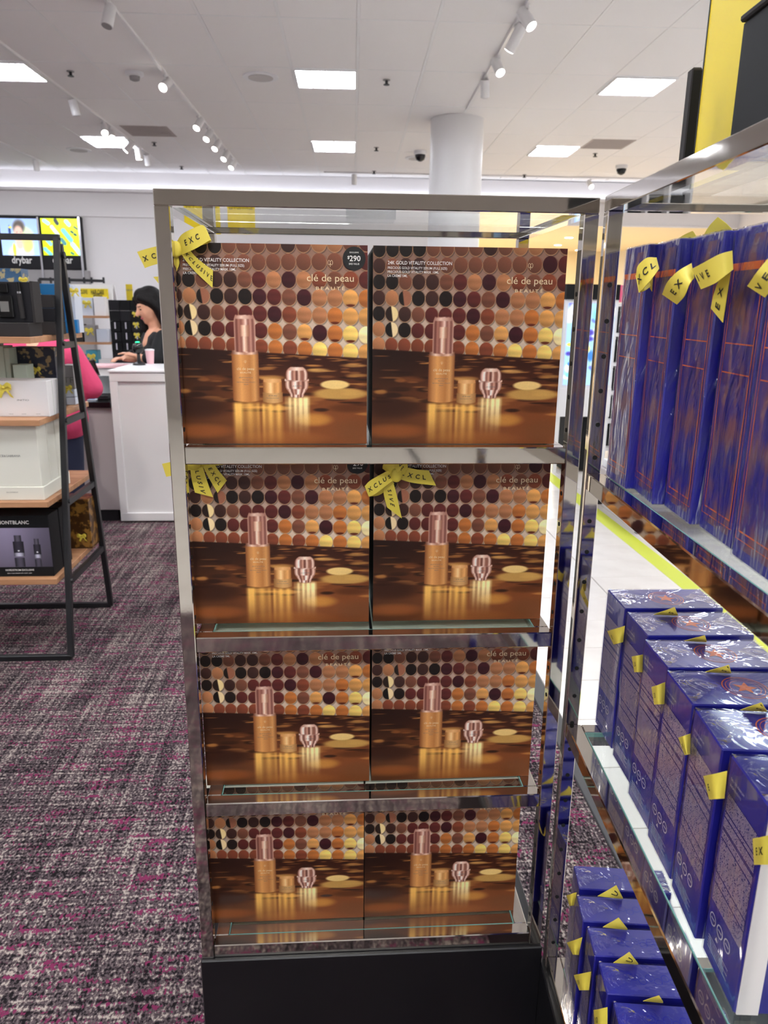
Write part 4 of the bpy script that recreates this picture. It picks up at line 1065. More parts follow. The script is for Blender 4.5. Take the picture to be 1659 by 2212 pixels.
# second board ----------------------------------------------------
z = LS[1]; y = 1.985
x1 = px_x(106, 880, y); x0 = x1-.27; zt2 = px_z(105, 823, y)
t = thing('white_gift_box', 'white rectangular gift box with grey lettering and a yellow bow', 'gift box', ((x0+x1)/2, y+.06, z))
MB().box(x0, x1, y, y+.055, z, zt2).build('lid', 'card_white', t, world=True, bevel=.002); MB().box(x0+.002, x1-.002, y+.056, y+.062, z, zt2-.003).build('seam', 'card_sage', t, world=True)
MB().box(x0, x1, y+.063, y+.125, z, zt2).build('tray', 'card_white', t, world=True, bevel=.002)
tt = MB(); put_text(tt, 'INITIO', (px_x(50, 864, y), y-.0006, px_z(50, 866, y)), EX, EZ, .0065, 'c', width=.046)
for u in (24, 52, 83): put_text(tt, 'PARFUMS', (px_x(u, 893, y), y-.0006, px_z(u, 895, y)), EX, EZ, .0028, 'c')
tt.build('lettering', 'print_grey', t, world=True); small_bow(t, (px_x(8, 836, y), y-.008, px_z(8, 836, y)), .022)
y = 2.16
for k, (ua, ub, vt) in enumerate(((-40, -8, 742), (-6, 12, 748), (13, 24, 752))):
    carton('green_box', 'tall pale sage box behind the white gift box, %s from the patterned box' % ('third', 'second', 'first')[k], 'box', px_x(ua, 800, y), px_x(ub, 800, y), y, y+.10, z, px_z(ub, vt, y), 'card_sage', 'sage boxes on the ladder shelf')
carton('green_box', 'short pale sage box before the dark patterned box', 'box', px_x(29, 800, 2.14), px_x(58, 800, 2.14), 2.135, 2.215, z, px_z(50, 788, 2.14), 'card_sage')
y = 2.235
t = carton('patterned_box', 'navy and gold patterned box behind the white gift box', 'gift box', px_x(25, 780, y), px_x(119, 780, y), y, y+.09, z, px_z(70, 750, y), 'navy_gold_pattern'); small_bow(t, (px_x(80, 800, y), y-.006, px_z(80, 797, y)), .012)
y = 2.37
t = carton('grey_box', 'grey box with large letters beside the navy patterned box', 'box', px_x(133, 820, y), px_x(160, 820, y), y, y+.09, z+.072, px_z(150, 789, y), 'grey_plastic')
tt = MB(); put_text(tt, 'ITF', (px_x(134, 825, y), y-.0006, px_z(140, 827, y)), EX, EZ, .026, 'l', width=.05); tt.build('lettering', 'print_grey', t, world=True)
for k in range(2):
    carton('small_carton', 'small pale carton under the grey lettered box, %s of two' % ('lower', 'upper')[k], 'carton', px_x(133, 860, y), px_x(164, 860, y), y-.01, y+.09, z+.001+k*.035, z+.034+k*.035, 'pale_card', 'pale cartons on the ladder shelf')
t_ = small_bow(t, (px_x(148, 838, y), y-.014, z+.078), .014)
# third board -----------------------------------------------------
z = LS[2]; y = 1.925
x1 = px_x(96, 1060, y); zt2 = px_z(96, 1051, y)
t = thing('ivory_gift_set', 'tall ivory gift set in an open tray on the third board', 'gift set', (x1-.14, y+.1, z))
MB().box(x1-.30, x1, y-.006, y+.30, z, zt2).build('tray', 'card_ivory', t, world=True, bevel=.002)
xb = px_x(84, 985, y); zb = px_z(82, 918, y)
for k, (a, b) in enumerate(((0, .10), (.106, .19), (.196, .28))):
    MB().box(x1-.29, xb, y+a, y+b, zt2, zb-.003*k).build('box_layer', 'card_ivory', t, world=True, bevel=.002)
tt = MB(); put_text(tt, 'DOLCE&GABBANA', (px_x(44, 984, y), y-.0006, px_z(44, 987, y)), EX, EZ, .0085, 'r', width=.105); put_text(tt, 'EAU DE PARFUM', (px_x(28, 1062, y), y-.0068, px_z(28, 1064, y)), EX, EZ, .005, 'c', width=.045)
tt.build('lettering', 'print_grey', t, world=True)
# fourth board ----------------------------------------------------
z = LS[3]; y = 1.925
x1 = px_x(116, 1230, y); zt2 = px_z(106, 1114, y)
t = thing('black_gift_box', 'black gift box with a lilac picture of two dark bottles', 'gift box', (x1-.15, y+.06, z))
MB().box(x1-.30, x1, y, y+.11, z, zt2).build('carton', 'card_black', t, world=True, bevel=.002)
NXP, NYP = 120, 90
def bottles_art():
    U, V = np.meshgrid(np.linspace(0, 1, NXP), np.linspace(0, 1, NYP))
    img = np.zeros((NYP, NXP, 3)); g = np.exp(-((U-.35)/.5)**2)*.45+.55
    img[:] = np.array((150, 140, 166))*g[..., None]*(1.08-.35*V[..., None])
    def bx(x0, x1, y0, y1, c):
        m = ((U > x0) & (U < x1) & (V > y0) & (V < y1)); s = 1-.7*np.abs((U-(x0+x1)/2)/((x1-x0)/2))**2; img[m] = (np.array(c)*s[..., None])[m]
    for a, w_, tp, bt in ((.54, .15, .19, .64), (.80, .10, .27, .68)):
        bx(a-w_*.33, a+w_*.33, tp, tp+.16, (96, 92, 104)); bx(a-w_*.5, a+w_*.5, tp+.15, bt, (58, 54, 66)); bx(a-w_*.5, a+w_*.5, bt, bt+.09, (206, 204, 222)); bx(a-w_*.48, a+w_*.48, bt+.12, 1.0, (86, 82, 96))
        m = ((U-a)/.012)**2+((V-bt+.06)/.016)**2 < 1; img[m] = (240, 240, 240)
    return img
pic_x0, pic_x1 = x1-.285, px_x(110, 1180, y); pz1, pz0 = px_z(100, 1140, y), px_z(110, 1224, y)
pm = grid_mesh('picture', bottles_art(), pic_x1-pic_x0, pz1-pz0, 'art_print'); po = link('picture', pm, None, t); po.location = Vector((pic_x0, y-.0006, pz0))-Vector((x1-.15, y+.06, z))
tt = MB(); put_text(tt, 'MONTBLANC', (px_x(62, 1128, y), y-.0006, px_z(62, 1132, y)), EX, EZ, .0145, 'r', width=.125, bold=.015)
put_text(tt, 'NORDSTROM EXCLUSIVE', (px_x(43, 1230, y), y-.0006, px_z(43, 1233, y)), EX, EZ, .0075, 'c', width=.115, bold=.01)
put_text(tt, 'EAU DE PARFUM GIFT SET', (px_x(43, 1237, y), y-.0006, px_z(43, 1239, y)), EX, EZ, .0035, 'c', width=.10); tt.build('lettering', 'print_white', t, world=True)
carton('black_gift_box', 'plain black gift box right behind the one with the bottle picture', 'gift box', x1-.30, x1+.001, y+.116, y+.22, z, zt2+.002, 'card_black')
y = 2.36; t = carton('patterned_box', 'brown and gold patterned box at the back of the lowest board', 'gift box', px_x(143, 1150, y)-.02, px_x(206, 1150, y), y-.06, y+.06, z, px_z(180, 1072, y), 'gold_brown_pattern', lid=.03)
small_bow(t, (px_x(176, 1156, y-.07), y-.068, px_z(176, 1158, y-.07)), .014)

# ================================================================ CASH COUNTER
ct = thing('cash_counter', 'white panelled cash counter with a pale top', 'counter', (0, 4.35, 0))
cx0, cx1 = -1.247, .9
MB().box(cx0, cx1, 4.02, 4.58, .012, 1.03).build('body', 'white_paint', ct, world=True, bevel=.002)
MB().box(cx0, cx1, 4.0, 4.019, .97, 1.03).build('panel_rail', 'white_paint', ct, world=True, bevel=.003)
MB().box(cx0, cx1, 4.0, 4.019, .012, .07).build('panel_rail', 'white_paint', ct, world=True, bevel=.003)
MB().box(cx0, cx0+.05, 4.0, 4.019, .07, .97).build('panel_stile', 'white_paint', ct, world=True, bevel=.003)
MB().box(cx0-.004, cx1, 3.99, 4.59, 1.031, 1.046).build('counter_top', 'white_plastic', ct, world=True, bevel=.003)
lc = thing('cash_counter', 'low grey counter with a black top, in front of the pink sweater', 'counter', (-1.9, 4.35, 0))
MB().box(-2.9, cx0-.005, 4.03, 4.66, .085, .795).build('body', 'counter_grey', lc, world=True, bevel=.002); MB().box(-2.9, cx0-.03, 4.06, 4.64, 0, .084).build('kick_plate', 'black_base', lc, world=True)
MB().box(-2.92, cx0-.005, 4.0, 4.69, .796, .835).build('counter_top', 'black_gloss', lc, world=True, bevel=.003)
hc_ = thing('service_ledge', 'pale raised ledge behind the cash counter beside the clerk', 'ledge', (-1.9, 5.0, 0))
MB().box(-2.9, -1.36, 4.93, 5.15, .0, .985).build('body', 'white_paint', hc_, world=True); MB().box(-2.92, -1.35, 4.91, 5.17, .986, 1.004).build('top', 'pink_mat', hc_, world=True, bevel=.002)
# terminal on the low counter
p = at(225, 872, 'y', 4.2); t = thing('payment_terminal', 'dark payment terminal on the low black counter top', 'terminal', (p[0], 4.22, .836))
MB().obox((-.05, -.09, 0), (.10, 0, 0), (0, .15, .0), (0, 0, .03)).build('base', 'black_metal', t, bevel=.004); MB().obox((-.045, .0, .03), (.09, 0, 0), (0, .05, .12), (0, .02, -.012)).build('screen', 'black_gloss', t, bevel=.003)
p = at(220, 850, 'y', 4.2); t = thing('magazine', 'blue leaflet lying on the low black counter top', 'leaflet', (p[0]-.07, 4.16, .8365)); MB().box(-.1, .06, -.07, .07, 0, .006).build('cover', 'pale_card', t); MB().box(-.10, .05, -.068, .06, .0061, .008).build('sheet', 'blue_card', t)
p = at(229, 826, 'y', 4.6); t = thing('till_screen', 'black till monitor seen edge on between the two counters', 'monitor', (p[0], 4.45, .836))
MB().obox((-.03, -.12, .05), (.025, 0, .0), (0, .24, 0), (-.055, 0, .19)).build('screen', 'black_gloss', t, bevel=.003); MB().cyl((-.02, 0, .0), (-.03, 0, .08), .02, n=12).cyl((-.02, 0, 0), (-.02, 0, .008), .07, n=20).build('stand', 'black_metal', t)
# barcode scanner with green light
p = at(301, 790, 'y', 4.45); t = thing('barcode_scanner', 'black barcode scanner on a stand with a green light', 'scanner', (p[0], 4.45, 1.0465))
MB().lathe([(.045, 0), (.042, .012), (.014, .022), (.011, .075), (.016, .082)], n=20).build('stand', 'black_metal', t, smooth=True)
MB().sphere((0, -.005, .118), (.040, .034, .044), 20, 12).build('head', 'black_gloss', t, smooth=True); MB().sphere((0, -.004, .158), (.016, .016, .007), 14, 8).build('light', 'green_led', t, smooth=True)
p = at(325, 770, 'y', 4.55); t = thing('cup', 'pink and clear cup standing beside the barcode scanner', 'cup', (p[0]-.01, 4.58, 1.0465)); MB().lathe([(.024, 0), (.032, .09), (.033, .095)], n=20).build('cup_body', 'pink_mat', t, smooth=True); MB().lathe([(.034, .095), (.034, .102), (.02, .106)], n=20).build('lid', 'white_plastic', t, smooth=True)

# ================================================================ PEOPLE
def cap(mb, a, b, ra, rb, n=12):
    mb.cyl(a, b, ra, rb, n); mb.sphere(a, ra, n, 8); mb.sphere(b, rb, n, 8)
def hand(mb, w, d, up, s=1.):
    """palm with five bent fingers, reaching along d from the wrist w"""
    w = np.array(w, float); d = np.array(d, float)/np.linalg.norm(d); up = np.array(up, float); sd = np.cross(d, up); sd /= np.linalg.norm(sd); up = np.cross(sd, d)
    pc = w+d*.045*s
    mb.obox(w+d*.01*s-sd*.034*s-up*.011*s, d*.075*s, sd*.068*s, up*.024*s)
    for k, L in enumerate((.068, .078, .072, .056)):
        b0 = w+d*.08*s+sd*(-.027+.018*k)*s; b1 = b0+d*L*.5*s-up*.006*s; b2 = b1+d*L*.42*s-up*.02*s
        cap(mb, b0, b1, .0095*s, .009*s, 8); cap(mb, b1, b2, .009*s, .0075*s, 8)
    b0 = w+d*.03*s-sd*.034*s; b1 = b0+d*.03*s-sd*.022*s; b2 = b1+d*.028*s-sd*.004*s-up*.01*s
    cap(mb, b0, b1, .012*s, .010*s, 8); cap(mb, b1, b2, .010*s, .008*s, 8)
def head_shape(mb, c, f, s=1.):
    """skull, jaw, nose, brow, lips and ears; f = facing direction"""
    c = np.array(c, float); f = np.array(f, float); f /= np.linalg.norm(f); up = np.array([0, 0, 1.])-f*f[2]; up /= np.linalg.norm(up); r = np.cross(f, up)
    def P(a, b, d): return c+f*a*s+r*b*s+up*d*s
    mb.sphere(P(-.012, 0, .03), .088*s, 20, 14); mb.sphere(P(.018, 0, -.015), .074*s, 20, 14)
    cap(mb, P(.03, -.022, -.06), P(.03, .022, -.06), .044*s, .044*s); mb.sphere(P(.062, 0, -.092), .026*s, 12, 8)
    cap(mb, P(.084, 0, .020), P(.113, 0, -.024), .011*s, .0155*s, 10); cap(mb, P(.082, -.010, -.026), P(.082, .010, -.026), .013*s, .013*s, 8)
    cap(mb, P(.070, -.034, .026), P(.070, .034, .026), .016*s, .016*s, 10)
    for e in (-1, 1):
        mb.sphere(P(.066, e*.031, .008), .0135*s, 10, 8); mb.sphere(P(.052, e*.04, -.028), .026*s, 10, 8); cap(mb, P(-.005, e*.082, .012), P(-.004, e*.080, -.024), .014*s, .010*s, 8)
    cap(mb, P(.082, -.016, -.056), P(.082, .016, -.056), .0085*s, .0085*s, 8); cap(mb, P(.079, -.014, -.067), P(.079, .014, -.067), .0095*s, .0095*s, 8)
    return P
def person(name, label, base, facing, H, pose, top, bottom, hair, hairfn, v=.009, legs='cloth_jeans'):
    bx_, by_ = base; f = np.array([cos(facing), sin(facing), 0]); r = np.array([sin(facing), -cos(facing), 0])
    t = thing(name, label, 'person', (bx_, by_, 0))
    def W(a, b, z): return np.array([bx_, by_, 0])+f*a+r*b+np.array([0, 0, z])
    pose(t, W, f, r, H, top, hair, hairfn, v, legs); return t
def clerk(t, W, f, r, H, top, hair, hairfn, v, legs):
    sk = MB(); k = H/1.65
    hc = W(.045, 0, 1.475*k); fd = f*.93+np.array([0, 0, -.36])
    P = head_shape(sk, hc, fd, .98)
    cap(sk, W(.0, 0, 1.28*k), hc+np.array([0, 0, -.07])-f*.02, .050, .047)
    for s in (-1, 1): cap(sk, W(.0, s*.03, 1.27*k), W(.0, s*.15, 1.265*k), .045, .045)
    cap(sk, W(.025, 0, 1.24*k), W(.05, 0, 1.19*k), .07, .065)
    for s, hx, hz in ((1, .22, 1.055), (-1, .20, 1.085)):
        el = W(.10, s*.215, 1.07*k); wr = W(hx, s*.14, hz)
        cap(sk, W(0, s*.17, 1.24*k), el, .045, .038); cap(sk, el, wr, .037, .026); hand(sk, wr, wr-el, (0, 0, 1), .95)
    cap(sk, W(0, 0, 1.2*k), W(0, 0, .9*k), .1, .12)
    for s in (-1, 1): cap(sk, W(0, s*.085, .88*k), W(.01, s*.09, .48*k), .08, .055); cap(sk, W(.01, s*.09, .48*k), W(-.01, s*.09, .09), .054, .036); cap(sk, W(-.02, s*.09, .04), W(.13, s*.10, .03), .038, .028)
    link('body', remesh(sk, v, 4), 'skin', t); body = t.children[-1]
    cl = MB()
    cap(cl, W(-.005, -.1, 1.20*k), W(-.005, .1, 1.20*k), .098, .098); cap(cl, W(.01, -.08, 1.12*k), W(.01, .08, 1.12*k), .112, .112)
    cap(cl, W(.0, -.06, 1.0*k), W(.0, .06, 1.0*k), .108, .108); cap(cl, W(0, -.08, .86*k), W(0, .08, .86*k), .122, .122)
    for s in (-1, 1):
        cap(cl, W(-.02, s*.075, 1.262*k), W(-.008, s*.165, 1.245*k), .056, .064); cap(cl, W(0, s*.165, 1.24*k), W(.09, s*.213, 1.085*k), .064, .056); cap(cl, W(.09, s*.213, 1.085*k), W(.14, s*.20, 1.075), .055, .046); cap(cl, W(0, s*.17, 1.235*k), W(.085, s*.21, 1.095*k), .060, .054)
        cap(cl, W(.045, s*.07, 1.13*k), W(.05, s*.06, 1.10*k), .075, .075)
    link('top', remesh(cl, v, 4), top, t)
    tr = MB()
    for s in (-1, 1): cap(tr, W(0, s*.09, .86*k), W(.01, s*.095, .48*k), .098, .072); cap(tr, W(.01, s*.095, .48*k), W(-.01, s*.095, .12), .070, .058)
    link('trousers', remesh(tr, .014, 4), legs, t)
    link('hair', remesh(hairfn(P), .008, 3), hair, t)
    for e in (-1, 1):
        eb = MB(); eb.sphere(P(.0755, e*.032, .006), (.010, .010, .006), 10, 8); eb.build('eye', 'hair_dark', t)
        br = MB(); cap(br, P(.0835, e*.018, .030), P(.074, e*.045, .030), .0045, .0035, 8); br.build('eyebrow', 'hair_dark', t)
    lp = MB(); cap(lp, P(.087, -.015, -.061), P(.087, .015, -.061), .0075, .0075, 8); lp.build('lips', 'lip_red', t)
    for o in t.children:
        o.data.transform(root_matrix(t).inverted())
def hair_waves(P):
    h = MB()
    h.sphere(P(-.032, 0, .050), .102, 18, 12); h.sphere(P(.016, 0, .088), .066, 14, 10)
    e = 1                                              # far side: strands fall past the cheek
    cap(h, P(.060, e*.045, .080), P(.040, e*.082, .0), .030, .028); cap(h, P(.040, e*.082, .0), P(.06, e*.084, -.08), .028, .028)
    cap(h, P(.06, e*.084, -.08), P(.075, e*.076, -.15), .028, .032); cap(h, P(.075, e*.076, -.15), P(.04, e*.085, -.22), .032, .020)
    e = -1                                             # near side: tucked behind the ear
    cap(h, P(.050, e*.050, .088), P(.005, e*.080, .045), .030, .030); cap(h, P(-.005, e*.082, .04), P(-.04, e*.088, -.04), .034, .036)
    for e in (-1, 1):
        cap(h, P(-.045, e*.070, .0), P(-.05, e*.085, -.14), .045, .045); cap(h, P(-.05, e*.085, -.14), P(-.01, e*.10, -.24), .042, .026)
    cap(h, P(-.085, 0, .02), P(-.09, 0, -.16), .06, .05)
    return h
wp = at(340, 750, 'y', 5.0)
person('person', 'person with dark wavy hair in a black top looking down behind the counter', (wp[0], 5.0), radians(210), 1.62, clerk, 'cloth_black', None, 'hair_dark', hair_waves)
def shopper(t, W, f, r, H, top, hair, hairfn, v, legs):
    k = H/1.65; sk = MB(); hc = W(.12, 0, 1.41*k); P = head_shape(sk, hc, f*.8+np.array([0, 0, -.5]), .98)
    cap(sk, W(.03, 0, 1.25*k), hc+np.array([0, 0, -.06]), .055, .05); cap(sk, W(0, 0, 1.2*k), W(-.02, 0, .9*k), .12, .13)
    for s in (-1, 1):
        el = W(.06, s*.262, 1.0*k); wr = W(.22, s*.08, .98*k); cap(sk, W(.02, s*.19, 1.22*k), el, .05, .042); cap(sk, el, wr, .042, .03); hand(sk, wr, wr-el, (0, 0, 1), 1.)
        cap(sk, W(0, s*.1, .88*k), W(0, s*.1, .48*k), .09, .06); cap(sk, W(0, s*.1, .48*k), W(-.01, s*.1, .09), .058, .04); cap(sk, W(-.02, s*.1, .04), W(.15, s*.11, .03), .04, .03)
    link('body', remesh(sk, .011, 4), 'skin', t)
    cl = MB(); cap(cl, W(.0, -.12, 1.20*k), W(.0, .12, 1.20*k), .115, .115); cap(cl, W(0, -.10, 1.08*k), W(0, .10, 1.08*k), .135, .135); cap(cl, W(-.01, -.10, .92*k), W(-.01, .10, .92*k), .14, .14); cap(cl, W(-.01, -.10, .84*k), W(-.01, .10, .84*k), .145, .145)
    for s in (-1, 1): cap(cl, W(.02, s*.17, 1.225*k), W(.05, s*.262, 1.02*k), .066, .066); cap(cl, W(.05, s*.262, 1.02*k), W(.20, s*.10, .985*k), .064, .048)
    link('sweater', remesh(cl, .012, 5), top, t)
    tr = MB(); cap(tr, W(-.01, -.08, .84*k), W(-.01, .08, .84*k), .13, .13)
    for s in (-1, 1): cap(tr, W(0, s*.1, .82*k), W(0, s*.1, .48*k), .105, .085); cap(tr, W(0, s*.1, .48*k), W(-.01, s*.1, .10), .084, .07)
    link('trousers', remesh(tr, .014, 4), legs, t)
    link('hair', remesh(hairfn(P), .012, 3), hair, t)
    for o in t.children: o.data.transform(root_matrix(t).inverted())
def hair_short(P):
    h = MB(); h.sphere(P(-.03, 0, .045), .104, 16, 12); h.sphere(P(-.05, 0, -.03), .09, 14, 10)
    for e in (-1, 1): cap(h, P(-.02, e*.075, .0), P(-.03, e*.08, -.11), .045, .045)
    return h
sp_ = at(92, 800, 'y', 3.40)
person('person', 'person in a pink sweater and dark jeans standing behind the ladder shelf', (sp_[0], 3.40), radians(82), 1.60, shopper, 'cloth_pink', None, 'hair_fair', hair_short)

# ================================================================ BACKGROUND LEFT
def lady_art():
    n = 90; U, V = np.meshgrid(np.linspace(0, 1, n), np.linspace(0, 1, n)); img = np.zeros((n, n, 3)); img[:] = np.array((170, 200, 244))+(V[..., None]-.5)*20
    def el(x, y, a, b, c, rot=0.):
        dx, dy = U-x, V-y; X = dx*cos(rot)+dy*sin(rot); Y = -dx*sin(rot)+dy*cos(rot); m = np.clip(1.5-((X/a)**2+(Y/b)**2)*1.2, 0, 1)[..., None]; img[:] = img*(1-m)+np.array(c)*m
    el(.60, .55, .24, .40, (232, 214, 150), -.35); el(.72, .35, .12, .22, (206, 222, 190), -.9); el(.50, .22, .17, .20, (90, 80, 74), .2); el(.50, .95, .34, .26, (238, 244, 250)); el(.48, .70, .10, .16, (226, 196, 180)); el(.48, .35, .12, .17, (226, 192, 176)); el(.70, .75, .13, .2, (240, 226, 130), .3)
    el(.25, .34, .035, .16, (44, 70, 130)); el(.27, .24, .05, .03, (240, 232, 90)); el(.33, .85, .05, .2, (236, 226, 80)); el(.44, .37, .02, .012, (120, 90, 80)); el(.54, .37, .02, .012, (120, 90, 80)); el(.48, .44, .035, .014, (200, 100, 100))
    return img
def bottle_art():
    n = 90; U, V = np.meshgrid(np.linspace(0, 1, n), np.linspace(0, 1, n)); img = np.zeros((n, n, 3)); img[:] = (216, 236, 20)
    def pill(x, y, L, w_, c, rot=.62):
        dx, dy = U-x, V-y; X = dx*cos(rot)+dy*sin(rot); Y = -dx*sin(rot)+dy*cos(rot); m = (np.maximum(np.abs(X)-L, 0)**2+Y**2 < w_**2); img[m] = c
    pill(.15, .10, .06, .05, (180, 224, 240)); pill(.42, .09, .05, .05, (50, 60, 70), 1.1); pill(.72, .12, .06, .05, (180, 224, 240), .9); pill(.36, .33, .13, .045, (220, 240, 244), .95); pill(.68, .45, .16, .06, (120, 200, 214), .95); pill(.93, .25, .05, .02, (60, 80, 90)); pill(.14, .60, .12, .05, (140, 206, 216), .9); pill(.56, .62, .07, .05, (70, 140, 150), .95); pill(.90, .82, .16, .06, (190, 226, 236), .95); pill(.12, .90, .10, .05, (120, 200, 220), .8); pill(.82, .36, .02, .03, (40, 90, 90)); pill(.90, .43, .02, .03, (40, 90, 90)); pill(.78, .94, .03, .03, (60, 130, 110))
    return img
YD = YB-.16
dp = thing('light_box_display', 'lit wall display with two bright advertising pictures over dark name boards', 'display', (-4.6, YD+.08, 0))
edge = [(-2, 84), (88, 168)]
MB().box(px_x(-80, 480, YD), px_x(172, 480, YD), YD+.02, YB-.001, px_z(100, 582, YD), px_z(100, 466, YD)).build('housing', 'charcoal_dark', dp, world=True)
MB().box(px_x(-80, 480, YD), px_x(180, 480, YD), YD+.02, YB-.001, .0, px_z(100, 583, YD)).build('cabinet', 'grey_plastic', dp, world=True)
for k, (ua, ub, art) in enumerate(((1, 85, lady_art()), (90, 173, bottle_art()))):
    xa, xb = px_x(ua, 510, YD), px_x(ub-3, 510, YD); z1_, z0_ = px_z(ua, 471, YD), px_z(ua, 551, YD)
    me = grid_mesh('picture', art, xb-xa, z1_-z0_, 'art_screen'); o = link('picture', me, None, dp); o.location = Vector((xa, YD+.012, z0_))-Vector((-4.6, YD+.08, 0))
    bd = MB().box(xa, xb, YD+.01, YD+.02, px_z(ua, 579, YD), z0_-.004).build('name_board', 'charcoal_dark', dp, world=True)
    tt = MB(); put_text(tt, 'drybar', ((xa+xb)/2, YD+.006, px_z(ua, 568, YD)), EX, EZ, .115, 'c', width=.33, bold=.01); tt.build('lettering', 'print_white', bd, world=True)
    MB().box(xb+.005, xb+.035, YD-.01, YD+.02, px_z(ua, 600, YD), z1_+.03).build('frame_post', 'silver', dp, world=True)
# white ladder shelf with products
y = 7.6
wl = thing('ladder_shelf', 'white ladder shelf with a yellow header sign near the back wall', 'shelf', (px_x(195, 700, y), y+.2, 0))
xa, xb = px_x(120, 700, y), px_x(231, 625, y); zt2 = px_z(231, 616, y)
for x in (xa, xb):
    MB().bar((x, y, .0), (x, y+.16, zt2), .035, .035, up=(0, 1, 0)).build('front_leg', 'white_paint', wl, world=True); MB().bar((x+.08, y+.62, 0), (x+.01, y+.2, zt2), .035, .035, up=(0, 1, 0)).build('rear_leg', 'white_paint', wl, world=True)
MB().box(xa-.02, xb+.02, y+.14, y+.20, zt2-.035, zt2+.01).build('top_bar', 'white_paint', wl, world=True)
bz = [px_z(200, 682, y), px_z(200, 739, y), px_z(200, 800, y), px_z(200, 800, y)-.36]
for zb_ in bz: MB().box(xa+.01, xb-.01, y-.02, y+.42, zb_-.025, zb_).build('board', 'wood', wl, world=True)
hs = MB().box(xa+.02, xb-.02, y+.10, y+.12, px_z(200, 645, y), zt2-.036).build('header_sign', 'sign_yellow', wl, world=True)
tt = MB(); put_text(tt, 'HAIR CARE', (px_x(205, 632, y), y+.09, px_z(205, 635, y)), EX, EZ, .045, 'c', width=.14, bold=.02); put_text(tt, 'SAVINGS', (px_x(205, 632, y), y+.09, px_z(205, 641, y)), EX, EZ, .04, 'c', width=.10, bold=.02); put_text(tt, 'EXCLUSIVE', (px_x(172, 624, y), y+.09, px_z(172, 634, y)), EX, EZ, .04, 'c', width=.10, bold=.02)
tt.build('lettering', 'print_black', hs, world=True)
n_ = 0
for bi, cols in enumerate([[('card_black', .17), ('pale_card', .20), ('pale_card', .19), ('card_white', .20)], [('card_ivory', .15), ('charcoal_card', .19), ('grey_plastic', .18), ('pale_card', .14)], [('pale_card', .19), ('card_black', .17), ('teal_card', .22), ('card_white', .12)]]):
    w_ = (xb-xa-.06)/len(cols)
    for ci, (m, h_) in enumerate(cols):
        x0 = xa+.03+ci*w_
        nm = {'card_black': 'black', 'pale_card': 'pale blue', 'card_white': 'white', 'card_ivory': 'ivory', 'charcoal_card': 'charcoal', 'grey_plastic': 'grey', 'teal_card': 'teal'}[m]
        t = carton('hair_product_box', '%s product box on the %s board of the white ladder shelf' % (nm, ('top', 'middle', 'low')[bi]), 'box', x0+.006, x0+w_-.006, y+.0, y+.14, bz[bi]+.0005, bz[bi]+h_, m, 'boxes on the white ladder shelf')
        if ci in (1, 2): small_bow(t, (x0+w_/2, y-.008, bz[bi]+h_*.72), .03)
# garment rail like black bar above the shelf
t = thing('hook_rail', 'black metal hook rail above the white ladder shelf', 'rail', (px_x(150, 605, 7.9), 7.9, 0)); y = 7.9
MB().bar((px_x(85, 604, y), y, px_z(85, 603, y)), (px_x(224, 607, y), y, px_z(224, 607, y)), .028, .03).build('bar', 'black_metal', t, world=True)
for u in (110, 150, 182, 198, 224): MB().bar((px_x(u, 606, y), y, px_z(u, 612, y)), (px_x(u, 606, y), y, px_z(u, 599, y)), .02, .02, up=(0, 1, 0)).build('hook', 'black_metal', t, world=True)
MB().bar((px_x(85, 604, y), y, 0), (px_x(85, 604, y), y, px_z(85, 603, y)), .03, .03, up=(0, 1, 0)).build('post', 'black_metal', t, world=True)
# stacks of black product boxes on a low table
y = 7.0
x0 = px_x(239, 720, y); zb_ = px_z(265, 784, y)
MB_t = thing('display_table', 'low white display table under the stacked black boxes', 'table', (x0+.2, y+.2, 0))
MB().box(x0-.02, x0+.62, y-.02, y+.5, zb_-.04, zb_).build('table_top', 'white_paint', MB_t, world=True)
for a in (x0, x0+.57):
    for b in (y, y+.45): MB().box(a, a+.03, b, b+.03, 0, zb_-.04).build('leg', 'white_paint', MB_t, world=True)
ncol = 0
for r in range(6):
    for c in range(4):
        w_ = .108; h_ = (px_z(265, 648, y)-zb_)/6
        m = 'card_black' if (r+c) % 5 else 'charcoal_dark'
        t = carton('black_product_box', 'small black product box in the %s row of the stack behind the counter' % ('lowest', 'second', 'third', 'fourth', 'fifth', 'topmost')[r], 'box', x0+c*w_+.002, x0+(c+1)*w_-.002, y, y+.16, zb_+r*h_+.0005, zb_+(r+1)*h_-.0015, m, 'stacked black product boxes')
        if r in (1, 2, 3) : MB().box(x0+c*w_+.045, x0+c*w_+.058, y-.004, y-.0005, zb_+r*h_+.03, zb_+r*h_+.095).build('bottle_print', 'print_silver', t, world=True)
        if c >= 2 and r in (2, 3, 4): small_bow(t, (x0+c*w_+.05, y-.008, zb_+r*h_+.08), .02)
y = 7.25; t = thing('sign_stand', 'slim yellow sign on a stand behind the stacked black boxes', 'sign', (px_x(281, 640, y), y, zb_))
MB().box(px_x(273, 640, y), px_x(287, 640, y), y, y+.01, px_z(280, 660, y), px_z(280, 614, y)).build('panel', 'sign_yellow', t, world=True); MB().box(px_x(280, 640, y)-.008, px_x(280, 640, y)+.008, y+.011, y+.02, zb_, px_z(280, 614, y)).build('post', 'grey_plastic', t, world=True)
tt = MB(); put_text(tt, 'NEW', (px_x(280, 627, y), y-.003, px_z(280, 629, y)), EX, EZ, .022, 'c'); tt.build('lettering', 'print_grey', t, world=True)

